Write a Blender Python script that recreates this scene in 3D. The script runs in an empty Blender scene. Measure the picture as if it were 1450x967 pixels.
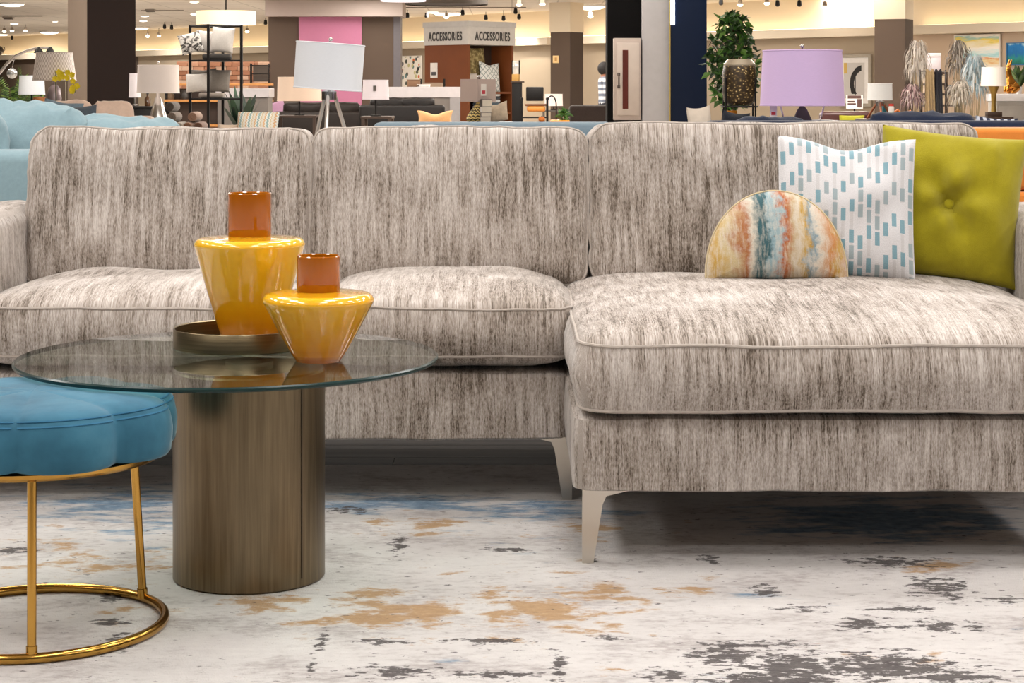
import bpy, bmesh, math, random
from mathutils import Matrix, Vector, Euler, noise
C = bpy.context.scene.collection
R = math.radians
rnd = random.Random(7)

# ------------------------------------------------------------------ camera, world, exposure, lights
F, HY, CH = 2700.0, 130.0, 1.02            # focal length in pixels (1450 wide), horizon row, camera height
cam = bpy.data.cameras.new('camera')
cam.sensor_width = 36.0
cam.lens = F / 1450 * 36
cam.shift_y = -(483.5 - HY) / 1450
cam.clip_end = 300
co = bpy.data.objects.new('camera', cam)
C.objects.link(co)
co.location = (0, 0, CH)
co.rotation_euler = (R(90), 0, 0)
sc = bpy.context.scene
sc.camera = co
vs = sc.view_settings
vs.view_transform = 'Standard'
vs.look = 'None'
vs.gamma = 1
vs.use_curve_mapping = False
vs.exposure = 0.0

w = bpy.data.worlds.new('world')
sc.world = w
w.use_nodes = True
w.node_tree.nodes['Background'].inputs[0].default_value = (1.0, 0.985, 0.97, 1)
w.node_tree.nodes['Background'].inputs[1].default_value = 0.11

CEIL, FZ = 3.42, -0.012


def lamp(name, loc, power, size, col=(1, .965, .935), kind='AREA', rot=(0, 0, 0)):
    l = bpy.data.lights.new(name, kind)
    l.energy = power
    l.color = col
    if kind == 'AREA':
        l.shape = 'DISK'
        l.size = size
    elif kind == 'POINT':
        l.shadow_soft_size = size
    else:
        l.shadow_soft_size = .1
        l.spot_size = size
        l.spot_blend = .7
    o = bpy.data.objects.new(name, l)
    C.objects.link(o)
    o.location = loc
    o.rotation_euler = rot
    return o


for ix in range(-2, 3):                     # ceiling downlights over the display in front
    for iy in range(0, 5):
        lamp('ceiling_downlight', (ix * 2.3 + .3, 0.4 + iy * 1.75, CEIL - .03), (20, 25, 29, 33, 34)[iy], .75)
for ix in range(-3, 4):                     # the rest of the store
    for iy in range(0, 6):
        y = 12 + iy * 7.2
        lamp('store_downlight', (ix * y * .085 + .5, y, CEIL - .03), 14 + 1.6 * y, 2.2, (1, .94, .86))
for ix in (-2, -1, 0, 1):                   # added unseen fill points that brighten the ceiling and the store
    for y in (21, 28, 36):
        lamp('ceiling_fill', (ix * y * .16 + .6, y, 2.85), 70 + 3.3 * y, .3, (1, .94, .87), 'POINT')


def sx(px, Y): return (px - 725) / F * Y
def sz(py, Y): return CH - (py - HY) / F * Y
def at(px, py, Y): return Vector((sx(px, Y), Y, sz(py, Y)))


# ------------------------------------------------------------------ materials
def lin(h):
    h = h.lstrip('#')
    o = []
    for i in (0, 2, 4):
        c = int(h[i:i + 2], 16) / 255
        o.append(c / 12.92 if c <= .04045 else ((c + .055) / 1.055) ** 2.4)
    return (*o, 1)


class NT:
    """tiny helper round a node tree"""
    def __init__(s, name):
        s.m = bpy.data.materials.new(name)
        s.m.use_nodes = True
        s.t = s.m.node_tree
        s.b = s.t.nodes['Principled BSDF']
        s.out = s.t.nodes['Material Output']

    def n(s, typ, **kw):
        nd = s.t.nodes.new(typ)
        for k, v in kw.items():
            setattr(nd, k, v)
        return nd

    def l(s, a, b): s.t.links.new(a, b)

    def put(s, sock, v):
        if hasattr(v, 'links') or hasattr(v, 'is_output'):
            s.l(v, sock)
        else:
            sock.default_value = v

    def math(s, op, a, b=0.0, c=None, clamp=False):
        nd = s.n('ShaderNodeMath', operation=op, use_clamp=clamp)
        s.put(nd.inputs[0], a)
        s.put(nd.inputs[1], b)
        if c is not None:
            s.put(nd.inputs[2], c)
        return nd.outputs[0]

    def vmath(s, op, a, b=(0, 0, 0)):
        nd = s.n('ShaderNodeVectorMath', operation=op)
        s.put(nd.inputs[0], a)
        s.put(nd.inputs[1], b)
        return nd.outputs['Value'] if op in ('LENGTH', 'DOT_PRODUCT') else nd.outputs[0]

    def coord(s, which='Object'):
        return s.n('ShaderNodeTexCoord').outputs[which]

    def noise(s, vec, scale=5.0, detail=3.0, rough=.5, dist=0.0):
        nd = s.n('ShaderNodeTexNoise')
        s.put(nd.inputs['Vector'], vec)
        nd.inputs['Scale'].default_value = scale
        nd.inputs['Detail'].default_value = detail
        nd.inputs['Roughness'].default_value = rough
        nd.inputs['Distortion'].default_value = dist
        return nd.outputs[0]

    def ramp(s, fac, stops, interp='LINEAR'):
        nd = s.n('ShaderNodeValToRGB')
        cr = nd.color_ramp
        cr.interpolation = interp
        while len(cr.elements) < len(stops):
            cr.elements.new(.5)
        for e, (p, c) in zip(cr.elements, stops):
            e.position = p
            e.color = lin(c) if isinstance(c, str) else (c, c, c, 1)
        s.put(nd.inputs[0], fac)
        return nd.outputs[0]

    def mix(s, fac, a, b, blend='MIX'):
        nd = s.n('ShaderNodeMix', data_type='RGBA', blend_type=blend)
        s.put(nd.inputs[0], fac)
        s.put(nd.inputs[6], lin(a) if isinstance(a, str) else a)
        s.put(nd.inputs[7], lin(b) if isinstance(b, str) else b)
        return nd.outputs[2]

    def sep(s, v):
        nd = s.n('ShaderNodeSeparateXYZ')
        s.put(nd.inputs[0], v)
        return nd.outputs

    def comb(s, x, y, z=0.0):
        nd = s.n('ShaderNodeCombineXYZ')
        for i, v in enumerate((x, y, z)):
            s.put(nd.inputs[i], v)
        return nd.outputs[0]

    def bump(s, h, strength=.3, dist=.01):
        nd = s.n('ShaderNodeBump')
        nd.inputs['Strength'].default_value = strength
        nd.inputs['Distance'].default_value = dist
        s.put(nd.inputs['Height'], h)
        s.l(nd.outputs[0], s.b.inputs['Normal'])

    def set(s, **kw):
        names = dict(col='Base Color', rough='Roughness', metal='Metallic', coat='Coat Weight', sheen='Sheen Weight',
                     trans='Transmission Weight', sub='Subsurface Weight', emit='Emission Color', es='Emission Strength',
                     ior='IOR', spec='Specular IOR Level', sheenr='Sheen Roughness', crough='Coat Roughness')
        for k, v in kw.items():
            if isinstance(v, str):
                v = lin(v)
            s.put(s.b.inputs[names[k]], v)
        return s


_mc = {}


def mat(col, rough=.6, metal=0.0, var=.10, scale=12.0, name=None, bump=0.0, **kw):
    """plain procedural material: base colour with a little noise in tone"""
    key = (col, rough, metal, var, scale, bump, tuple(sorted(kw.items())))
    if key in _mc:
        return _mc[key]
    n = NT(name or 'surface')
    c = lin(col)
    f = n.noise(n.coord(), scale, 4)
    lo = tuple(x * (1 - var) for x in c[:3]) + (1,)
    hi = tuple(min(1, x * (1 + var)) for x in c[:3]) + (1,)
    n.set(col=n.mix(f, lo, hi), rough=rough, metal=metal, **kw)
    if bump:
        n.bump(n.noise(n.coord(), scale * 12, 3), bump, .004)
    _mc[key] = n.m
    return n.m


def emis(col, strength):
    key = ('emis', col, strength)
    if key not in _mc:
        n = NT('lit_surface')
        n.set(col=col, emit=col, es=strength)
        _mc[key] = n.m
    return _mc[key]


def chenille(light='#bcb3ac', mid='#998e84', dark='#574c41', name='chenille'):
    n = NT(name)
    p = n.coord()
    x, y, z = n.sep(p)
    nx, ny, nz = n.sep(n.n('ShaderNodeNewGeometry').outputs['Normal'])
    side = n.math('MULTIPLY', n.math('SUBTRACT', n.math('ABSOLUTE', nx), .6), 5, clamp=True)
    u = n.math('ADD', n.math('MULTIPLY', x, n.math('SUBTRACT', 1, side)), n.math('MULTIPLY', y, side))
    v = n.math('SUBTRACT', z, y)
    wob = n.noise(p, 7, 2)
    u = n.math('ADD', u, n.math('MULTIPLY', wob, .012))
    s1 = n.noise(n.comb(n.math('MULTIPLY', u, 62), n.math('MULTIPLY', v, 6.5), 0), 1, 5, .72)
    s2 = n.noise(n.comb(n.math('MULTIPLY', u, 330), n.math('MULTIPLY', v, 85), 3), 1, 3, .7)
    big = n.noise(p, 3.4, 4, .6)
    rows = n.noise(n.comb(n.math('MULTIPLY', u, 520), n.math('MULTIPLY', v, 9), 9), 1, 1)
    f = n.math('ADD', n.math('MULTIPLY', s1, .85), n.math('MULTIPLY', s2, .75))
    f = n.math('ADD', f, n.math('MULTIPLY', big, .60))
    f = n.math('ADD', f, n.math('MULTIPLY', rows, .40))
    f = n.math('MULTIPLY', n.math('SUBTRACT', f, 1.0), 1.9, clamp=True)
    col = n.ramp(f, [(0.0, dark), (.18, dark), (.46, mid), (.78, light), (1, '#cfc8c1')])
    n.set(col=col, rough=.85, sheen=.35, sheenr=.4, spec=.2)
    n.bump(n.math('ADD', s2, n.math('MULTIPLY', s1, .8)), .45, .004)
    return n.m


def fabric(col, var=.18, scale=40, bump=.35, sheen=.3, name='fabric'):
    n = NT(name)
    p = n.coord()
    a = n.noise(p, scale, 4)
    b = n.noise(p, 5, 3)
    f = n.math('ADD', n.math('MULTIPLY', a, .6), n.math('MULTIPLY', b, .4))
    c = lin(col)
    lo = tuple(x * (1 - var * 1.6) for x in c[:3]) + (1,)
    hi = tuple(min(1, x * (1 + var * 1.6)) for x in c[:3]) + (1,)
    n.set(col=n.mix(f, lo, hi), rough=.9, sheen=sheen, spec=.15)
    n.bump(n.noise(p, scale * 8, 2), bump, .003)
    return n.m


def rug_material():
    n = NT('abstract_rug')
    p = n.coord()
    x, y, z = n.sep(p)
    st = n.comb(n.math('MULTIPLY', x, .62), y, z)
    edge = n.noise(st, 14, 6, .68)
    fine = n.noise(n.comb(n.math('MULTIPLY', x, .5), y, 4), 60, 4, .7)

    def field(blobs):
        acc = None
        for cx, cy, rx, ry, a in blobs:
            d = n.vmath('LENGTH', n.vmath('MULTIPLY', n.vmath('SUBTRACT', p, (cx, cy, 0)), (1 / rx, 1 / ry, 0)))
            g = n.math('MULTIPLY', n.math('SUBTRACT', 1, d, clamp=True), a)
            acc = g if acc is None else n.math('MAXIMUM', acc, g)
        return acc

    def px(x0, y0, rx, ry, a=1.0):                    # a pattern patch given by where it lies on the rug
        Y = CH * F / (y0 - HY)
        return (sx(x0, Y), Y, rx / F * Y, ry * Y * Y / (CH * F), a)

    base = n.ramp(n.math('ADD', n.math('MULTIPLY', n.noise(st, 7, 5, .65), .6), n.math('MULTIPLY', fine, .4)),
                  [(0, '#857d7b'), (.38, '#aaa3a1'), (.49, '#cac6c4'), (.75, '#d9d6d3')])
    tan = field([px(560, 866, 230, 60, 1), px(770, 866, 230, 66, 1), px(860, 838, 260, 40, .8), px(600, 742, 180, 28, .75), px(840, 748, 170, 36, .7),
                 px(150, 800, 240, 50, .75), px(380, 850, 160, 45, .8), px(60, 770, 200, 45, .6), px(1340, 800, 130, 22, .9), px(980, 832, 140, 26, .7),
                 px(850, 955, 90, 26, .6), px(1200, 930, 90, 22, .7), px(1310, 938, 80, 18, .7), px(1120, 910, 90, 16, .6), px(160, 870, 150, 40, .5), px(740, 805, 280, 30, .5)])
    tf = n.math('MULTIPLY', n.math('SUBTRACT', n.math('ADD', n.math('MULTIPLY', edge, 1.25), n.math('MULTIPLY', tan, .38)), .835), 9, clamp=True)
    col = n.mix(n.math('MULTIPLY', tf, .9), base, n.ramp(fine, [(.2, '#94704a'), (.55, '#ad895d'), (.8, '#c0a47c')]))
    blue = field([px(560, 712, 330, 26, 1), px(760, 722, 260, 28, .9), px(160, 712, 280, 50, .85), px(240, 740, 200, 50, .7), px(1250, 735, 330, 50, 1.2), px(300, 770, 120, 40, .5),
                  px(1050, 842, 80, 16, .6), px(640, 935, 60, 14, .55), px(1010, 965, 90, 18, .6), px(700, 770, 260, 40, .35)])
    e2 = n.noise(n.comb(n.math('MULTIPLY', x, .35), y, 7), 17, 5, .66)
    bf = n.math('MULTIPLY', n.math('SUBTRACT', n.math('ADD', n.math('MULTIPLY', e2, 1.2), n.math('MULTIPLY', blue, .46)), .81), 6, clamp=True)
    col = n.mix(n.math('MULTIPLY', bf, .85), col, n.ramp(fine, [(.25, '#234b69'), (.5, '#5b819f'), (.8, '#9fb2c4')]))
    dark = field([px(545, 908, 70, 7), px(690, 908, 110, 7), px(560, 952, 110, 16), px(700, 955, 110, 10), px(792, 945, 18, 46), px(455, 912, 14, 24), px(440, 945, 10, 24),
                  px(565, 772, 22, 24), px(490, 722, 50, 9), px(838, 790, 12, 16), px(720, 778, 60, 6), px(1030, 928, 90, 26, 1.1), px(1130, 945, 150, 36, 1.2), px(1260, 945, 160, 36, 1.2),
                  px(1350, 958, 110, 22, 1.1), px(1090, 965, 160, 26, 1.3), px(1225, 884, 70, 18), px(1330, 886, 90, 16), px(1330, 832, 70, 30), px(1260, 796, 120, 12), px(1085, 836, 40, 16),
                  px(1005, 791, 24, 12), px(1060, 912, 130, 9), px(160, 848, 40, 10), px(330, 772, 30, 12), px(940, 955, 60, 14), px(1420, 850, 60, 9), px(1280, 862, 70, 8), px(1130, 862, 60, 7),
                  px(170, 910, 36, 22), px(160, 880, 50, 9), px(20, 780, 60, 8), px(860, 902, 40, 6), px(380, 830, 60, 8)])
    e3 = n.noise(n.comb(n.math('MULTIPLY', x, .55), y, 2), 48, 4, .7)
    df = n.math('MULTIPLY', n.math('SUBTRACT', n.math('ADD', n.math('MULTIPLY', e3, 1.5), n.math('MULTIPLY', dark, .37)), .945), 14, clamp=True)
    col = n.mix(n.math('MULTIPLY', df, .92), col, n.ramp(fine, [(.3, '#2d2829'), (.7, '#57504f')]))
    sp = n.noise(n.comb(n.math('MULTIPLY', x, .5), y, 11), 60, 3, .6)
    col = n.mix(n.math('MULTIPLY', n.math('SUBTRACT', sp, .70), 10, clamp=True), col, '#57504f')
    n.set(col=col, rough=.95, spec=.1, sheen=.1)
    n.bump(n.math('ADD', n.noise(p, 260, 3, .7), n.math('MULTIPLY', fine, 1.2)), .7, .006)
    return n.m


def brushed(col, stretch, rough=.32, dark=.5, name='brushed_metal', amt=1.0):
    n = NT(name)
    p = n.vmath('MULTIPLY', n.coord(), stretch)
    a = n.noise(p, 1, 4, .6)
    b = n.noise(n.coord(), 5, 3)
    c = lin(col)
    lo = tuple(x * dark for x in c[:3]) + (1,)
    f = n.math('ADD', n.math('MULTIPLY', a, .8), n.math('MULTIPLY', b, .3))
    f = n.math('MULTIPLY', n.math('SUBTRACT', f, .3), 2.2, clamp=True)
    n.set(col=n.mix(f, lo, c), rough=n.math('ADD', n.math('MULTIPLY', a, .2 * amt), rough - .1), metal=1.0)
    n.bump(a, .12, .002)
    return n.m


def thin_glass(tint, refl=1.0, name='clear_glass'):
    """a pane face: tinted see-through plus mirror reflection that grows at grazing angles"""
    n = NT(name)
    g = n.n('ShaderNodeNewGeometry')
    cosv = n.math('ABSOLUTE', n.vmath('DOT_PRODUCT', g.outputs['Normal'], g.outputs['Incoming']))
    fr = n.math('ADD', n.math('MULTIPLY', n.math('POWER', n.math('SUBTRACT', 1, cosv), 5), .92), .04)
    fr = n.math('MULTIPLY', fr, refl, clamp=True)
    t = n.n('ShaderNodeBsdfTransparent')
    t.inputs[0].default_value = lin(tint)
    gl = n.n('ShaderNodeBsdfGlossy')
    gl.inputs['Roughness'].default_value = 0.0
    mx = n.n('ShaderNodeMixShader')
    n.l(fr, mx.inputs[0])
    n.l(t.outputs[0], mx.inputs[1])
    n.l(gl.outputs[0], mx.inputs[2])
    n.l(mx.outputs[0], n.out.inputs[0])
    return n.m


def dash_material():
    """white cloth with offset columns of teal and grey dashes, on the cushion's own UVs"""
    n = NT('dash_print')
    u, v, _ = n.sep(n.coord('UV'))
    uu = n.math('MULTIPLY', u, 16)
    ci = n.math('FLOOR', uu)
    cf = n.math('FRACT', uu)
    wn = n.n('ShaderNodeTexWhiteNoise', noise_dimensions='1D')
    n.l(ci, wn.inputs['W'])
    alt = n.math('MULTIPLY', n.math('FRACT', n.math('MULTIPLY', ci, .37)), 1.0)
    vv = n.math('ADD', n.math('MULTIPLY', v, 9), alt)
    ri = n.math('FLOOR', vv)
    rf = n.math('FRACT', vv)
    w2 = n.n('ShaderNodeTexWhiteNoise', noise_dimensions='2D')
    n.l(n.comb(ci, ri), w2.inputs['Vector'])
    hsh = w2.outputs['Value']
    par = n.math('FRACT', n.math('MULTIPLY', n.math('ADD', ri, ci), .5))
    inx = n.math('MULTIPLY', n.math('GREATER_THAN', cf, .24), n.math('LESS_THAN', cf, .80))
    iny = n.math('MULTIPLY', n.math('GREATER_THAN', rf, .06), n.math('LESS_THAN', rf, .9))
    on = n.math('MULTIPLY', n.math('MULTIPLY', inx, iny), n.math('MAXIMUM', n.math('GREATER_THAN', par, .25), n.math('GREATER_THAN', hsh, .8)))
    dcol = n.mix(n.math('GREATER_THAN', hsh, .62), '#4f8698', '#a09d9d')
    weave = n.noise(n.coord('UV'), 160, 2)
    base = n.ramp(weave, [(.3, '#c8c7c9'), (.7, '#dedddf')])
    off = n.math('MULTIPLY', n.math('MULTIPLY', n.math('GREATER_THAN', cf, .3), n.math('LESS_THAN', cf, .7)), n.math('GREATER_THAN', hsh, .35))
    base = n.mix(n.math('MULTIPLY', off, .45), base, '#b9b6b6')
    n.set(col=n.mix(n.math('MULTIPLY', on, .9), base, n.mix(weave, dcol, '#86aab4')), rough=.9, sheen=.2, spec=.15)
    n.bump(weave, .3, .003)
    return n.m


def water_material():
    """painterly bands of ochre, rust and teal running up a cloth"""
    n = NT('painted_cloth')
    u, v, _ = n.sep(n.coord('UV'))
    wob = n.noise(n.comb(n.math('MULTIPLY', u, 5), n.math('MULTIPLY', v, 3.2), 1), 1, 5, .65)
    t = n.math('ADD', u, n.math('MULTIPLY', n.math('SUBTRACT', wob, .5), .34))
    band = n.ramp(t, [(0, '#e2d6bd'), (.06, '#cda345'), (.16, '#d8c79e'), (.24, '#b06a3c'), (.30, '#e0d8c8'), (.36, '#22606c'), (.42, '#22606c'), (.45, '#8fb2bd'),
                      (.50, '#a9c0c6'), (.54, '#b8602c'), (.60, '#cbb28c'), (.66, '#e2d6c0'), (.71, '#c99f3e'), (.75, '#7f9fae'), (.79, '#e6dccb'), (.87, '#cf8a4c'), (.93, '#cda345'), (1, '#d9b7a0')])
    st = n.noise(n.comb(n.math('MULTIPLY', u, 42), n.math('MULTIPLY', v, 6), 5), 1, 4, .7)
    pale = n.math('MULTIPLY', n.math('SUBTRACT', n.math('ADD', st, n.math('MULTIPLY', wob, .5)), .70), 5, clamp=True)
    col = n.mix(n.math('MULTIPLY', pale, .55), band, '#e9e1d3')
    d2 = n.noise(n.comb(n.math('MULTIPLY', u, 20), n.math('MULTIPLY', v, 9), 8), 1, 5, .7)
    col = n.mix(n.math('MULTIPLY', n.math('SUBTRACT', d2, .64), 8, clamp=True), col, '#8b5b3a')
    weave = n.noise(n.coord('UV'), 120, 2)
    col = n.mix(.9, '#000000', n.mix(n.math('MULTIPLY', weave, .35), col, '#7d6a55'))
    n.set(col=col, rough=.9, sheen=.2, spec=.15)
    n.bump(n.math('ADD', weave, st), .35, .003)
    return n.m


def print_material(kind):
    """flat prints for pictures and patterned cloth, on generated coordinates"""
    n = NT('print_' + kind)
    g = n.coord('UV')
    u, v, _ = n.sep(g)
    if kind == 'sunset':
        d = n.noise(n.comb(n.math('MULTIPLY', u, 2.2), n.math('MULTIPLY', v, 7), 2), 1, 5, .65)
        t = n.math('ADD', v, n.math('MULTIPLY', n.math('SUBTRACT', d, .5), .55))
        col = n.ramp(t, [(0, '#f3e9da'), (.14, '#f0d9a8'), (.22, '#e59a55'), (.27, '#f1e6d8'), (.36, '#a9dce0'), (.46, '#d9eeee'), (.58, '#fbf6ec'), (.72, '#f4e8c4'), (.84, '#f2d95e'), (.93, '#9ec8c2'), (1, '#f5eddc')])
    elif kind == 'ocean':
        d = n.noise(n.comb(n.math('MULTIPLY', u, 9), n.math('MULTIPLY', v, 2), 2), 1, 5, .65)
        t = n.math('ADD', n.math('MULTIPLY', v, .7), n.math('MULTIPLY', n.math('SUBTRACT', d, .4), .8))
        col = n.ramp(t, [(0, '#1c5a4e'), (.25, '#2b8f86'), (.45, '#1f6fb0'), (.7, '#2a7fc0'), (.85, '#bfe3ea'), (1, '#1d4f8c')])
    elif kind == 'leaves':
        vo = n.n('ShaderNodeTexVoronoi')
        n.l(n.vmath('MULTIPLY', n.vmath('ADD', g, (0, 0, 0)), (9, 9, 1)), vo.inputs['Vector'])
        sp = n.vmath('MULTIPLY', n.comb(n.math('ADD', n.math('MULTIPLY', u, 6), n.math('MULTIPLY', v, 3)), n.math('SUBTRACT', n.math('MULTIPLY', v, 5), n.math('MULTIPLY', u, 4)), 0), (1, 1, 1))
        v2 = n.n('ShaderNodeTexVoronoi')
        n.l(sp, v2.inputs['Vector'])
        v2.inputs['Scale'].default_value = 1.0
        m = n.math('LESS_THAN', v2.outputs['Distance'], .38)
        hue = n.sep(v2.outputs['Color'])[0]
        col = n.mix(m, '#f2ece2', n.ramp(hue, [(0, '#2d3133'), (.3, '#4a4f45'), (.5, '#d9703c'), (.65, '#c9c28f'), (.8, '#6d8b8a'), (1, '#26292b')], 'CONSTANT'))
    elif kind == 'trellis':
        a = n.math('ABSOLUTE', n.math('SINE', n.math('MULTIPLY', n.math('ADD', u, v), 15)))
        b = n.math('ABSOLUTE', n.math('SINE', n.math('MULTIPLY', n.math('SUBTRACT', u, v), 15)))
        m = n.math('LESS_THAN', n.math('MINIMUM', a, b), .28)
        col = n.mix(m, '#e9eceb', '#93a2a2')
    elif kind == 'floral':
        d = n.noise(g, 7, 4, .7)
        col = n.ramp(d, [(.3, '#4b3f27'), (.5, '#8b7a4c'), (.65, '#c9bb8a')])
    elif kind == 'zigzag':
        z = n.math('ABSOLUTE', n.math('SUBTRACT', n.math('FRACT', n.math('MULTIPLY', u, 7)), .5))
        t = n.math('FRACT', n.math('ADD', n.math('MULTIPLY', v, 8), z))
        col = n.mix(n.math('LESS_THAN', t, .45), '#d8c27c', '#26221c')
    elif kind == 'weave':
        t = n.math('FRACT', n.math('ADD', n.math('MULTIPLY', u, 20), n.math('MULTIPLY', n.math('FLOOR', n.math('MULTIPLY', v, 11)), .5)))
        col = n.mix(n.math('LESS_THAN', t, .45), '#f6f0ec', '#c9beb9')
    elif kind == 'stripe':
        t = n.math('FRACT', n.math('ADD', n.math('MULTIPLY', u, 4.5), n.math('MULTIPLY', n.math('ABSOLUTE', n.math('SUBTRACT', n.math('FRACT', n.math('MULTIPLY', v, 12)), .5)), .25)))
        col = n.ramp(t, [(0, '#d8d2c6'), (.25, '#d3a97e'), (.4, '#dfe0da'), (.55, '#93adad'), (.75, '#e2ddd2'), (.9, '#c9b68f')], 'CONSTANT')
    elif kind == 'ikat':
        t = n.math('FRACT', n.math('ADD', n.math('MULTIPLY', u, 6), n.math('MULTIPLY', n.math('FLOOR', n.math('MULTIPLY', v, 6)), .4)))
        col = n.mix(n.math('LESS_THAN', t, .5), '#27304a', '#c9cfdb')
    elif kind == 'mono':
        d = n.noise(g, 3.2, 3, .6, 1.5)
        col = n.ramp(d, [(.44, '#3b3836'), (.5, '#d9d6d2'), (.62, '#cfccc8')])
    elif kind == 'brush':
        # grey ground with one black arched stroke
        px_, py_ = n.math('SUBTRACT', u, .92), n.math('SUBTRACT', v, .40)
        r = n.math('SQRT', n.math('ADD', n.math('POWER', n.math('MULTIPLY', px_, 1.0), 2), n.math('POWER', n.math('MULTIPLY', py_, 1.15), 2)))
        r = n.math('ADD', r, n.math('MULTIPLY', n.noise(g, 6, 3), .08))
        ring = n.math('MULTIPLY', n.math('GREATER_THAN', r, .46), n.math('LESS_THAN', r, .66))
        ring = n.math('MULTIPLY', ring, n.math('MULTIPLY', n.math('LESS_THAN', u, .86), n.math('GREATER_THAN', v, .12)))
        ln = n.math('LESS_THAN', n.math('ABSOLUTE', n.math('SUBTRACT', u, .56)), .022)
        ln = n.math('MULTIPLY', ln, n.math('LESS_THAN', v, .70))
        gold = n.math('MULTIPLY', n.math('LESS_THAN', u, .16), n.math('GREATER_THAN', v, .7))
        col = n.mix(n.math('MAXIMUM', ring, ln), n.mix(gold, '#c3bfbb', '#c9a75c'), '#211e1e')
    n.set(col=col, rough=.8)
    return n.m


M = {}
M['chenille'] = chenille()
M['piping'] = fabric('#b0a69d', .3, 90, .3)
M['rug'] = rug_material()
M['black_metal'] = mat('#121010', .5, 0, spec=.25)
M['steel'] = mat('#cfc8bd', .28, 1.0, .05)
M['gold'] = mat('#c2964a', .16, 1.0, .08, 6)
M['silver'] = mat('#c9c7c6', .2, 1.0, .08)
M['white'] = mat('#ece9e6', .5)
M['wood'] = brushed('#8a5a34', (3, 60, 60), .5, .6)
M['wood'].node_tree.nodes['Principled BSDF'].inputs['Metallic'].default_value = 0
M['darkwood'] = mat('#3b2a20', .5, 0, .2, 9)


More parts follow.
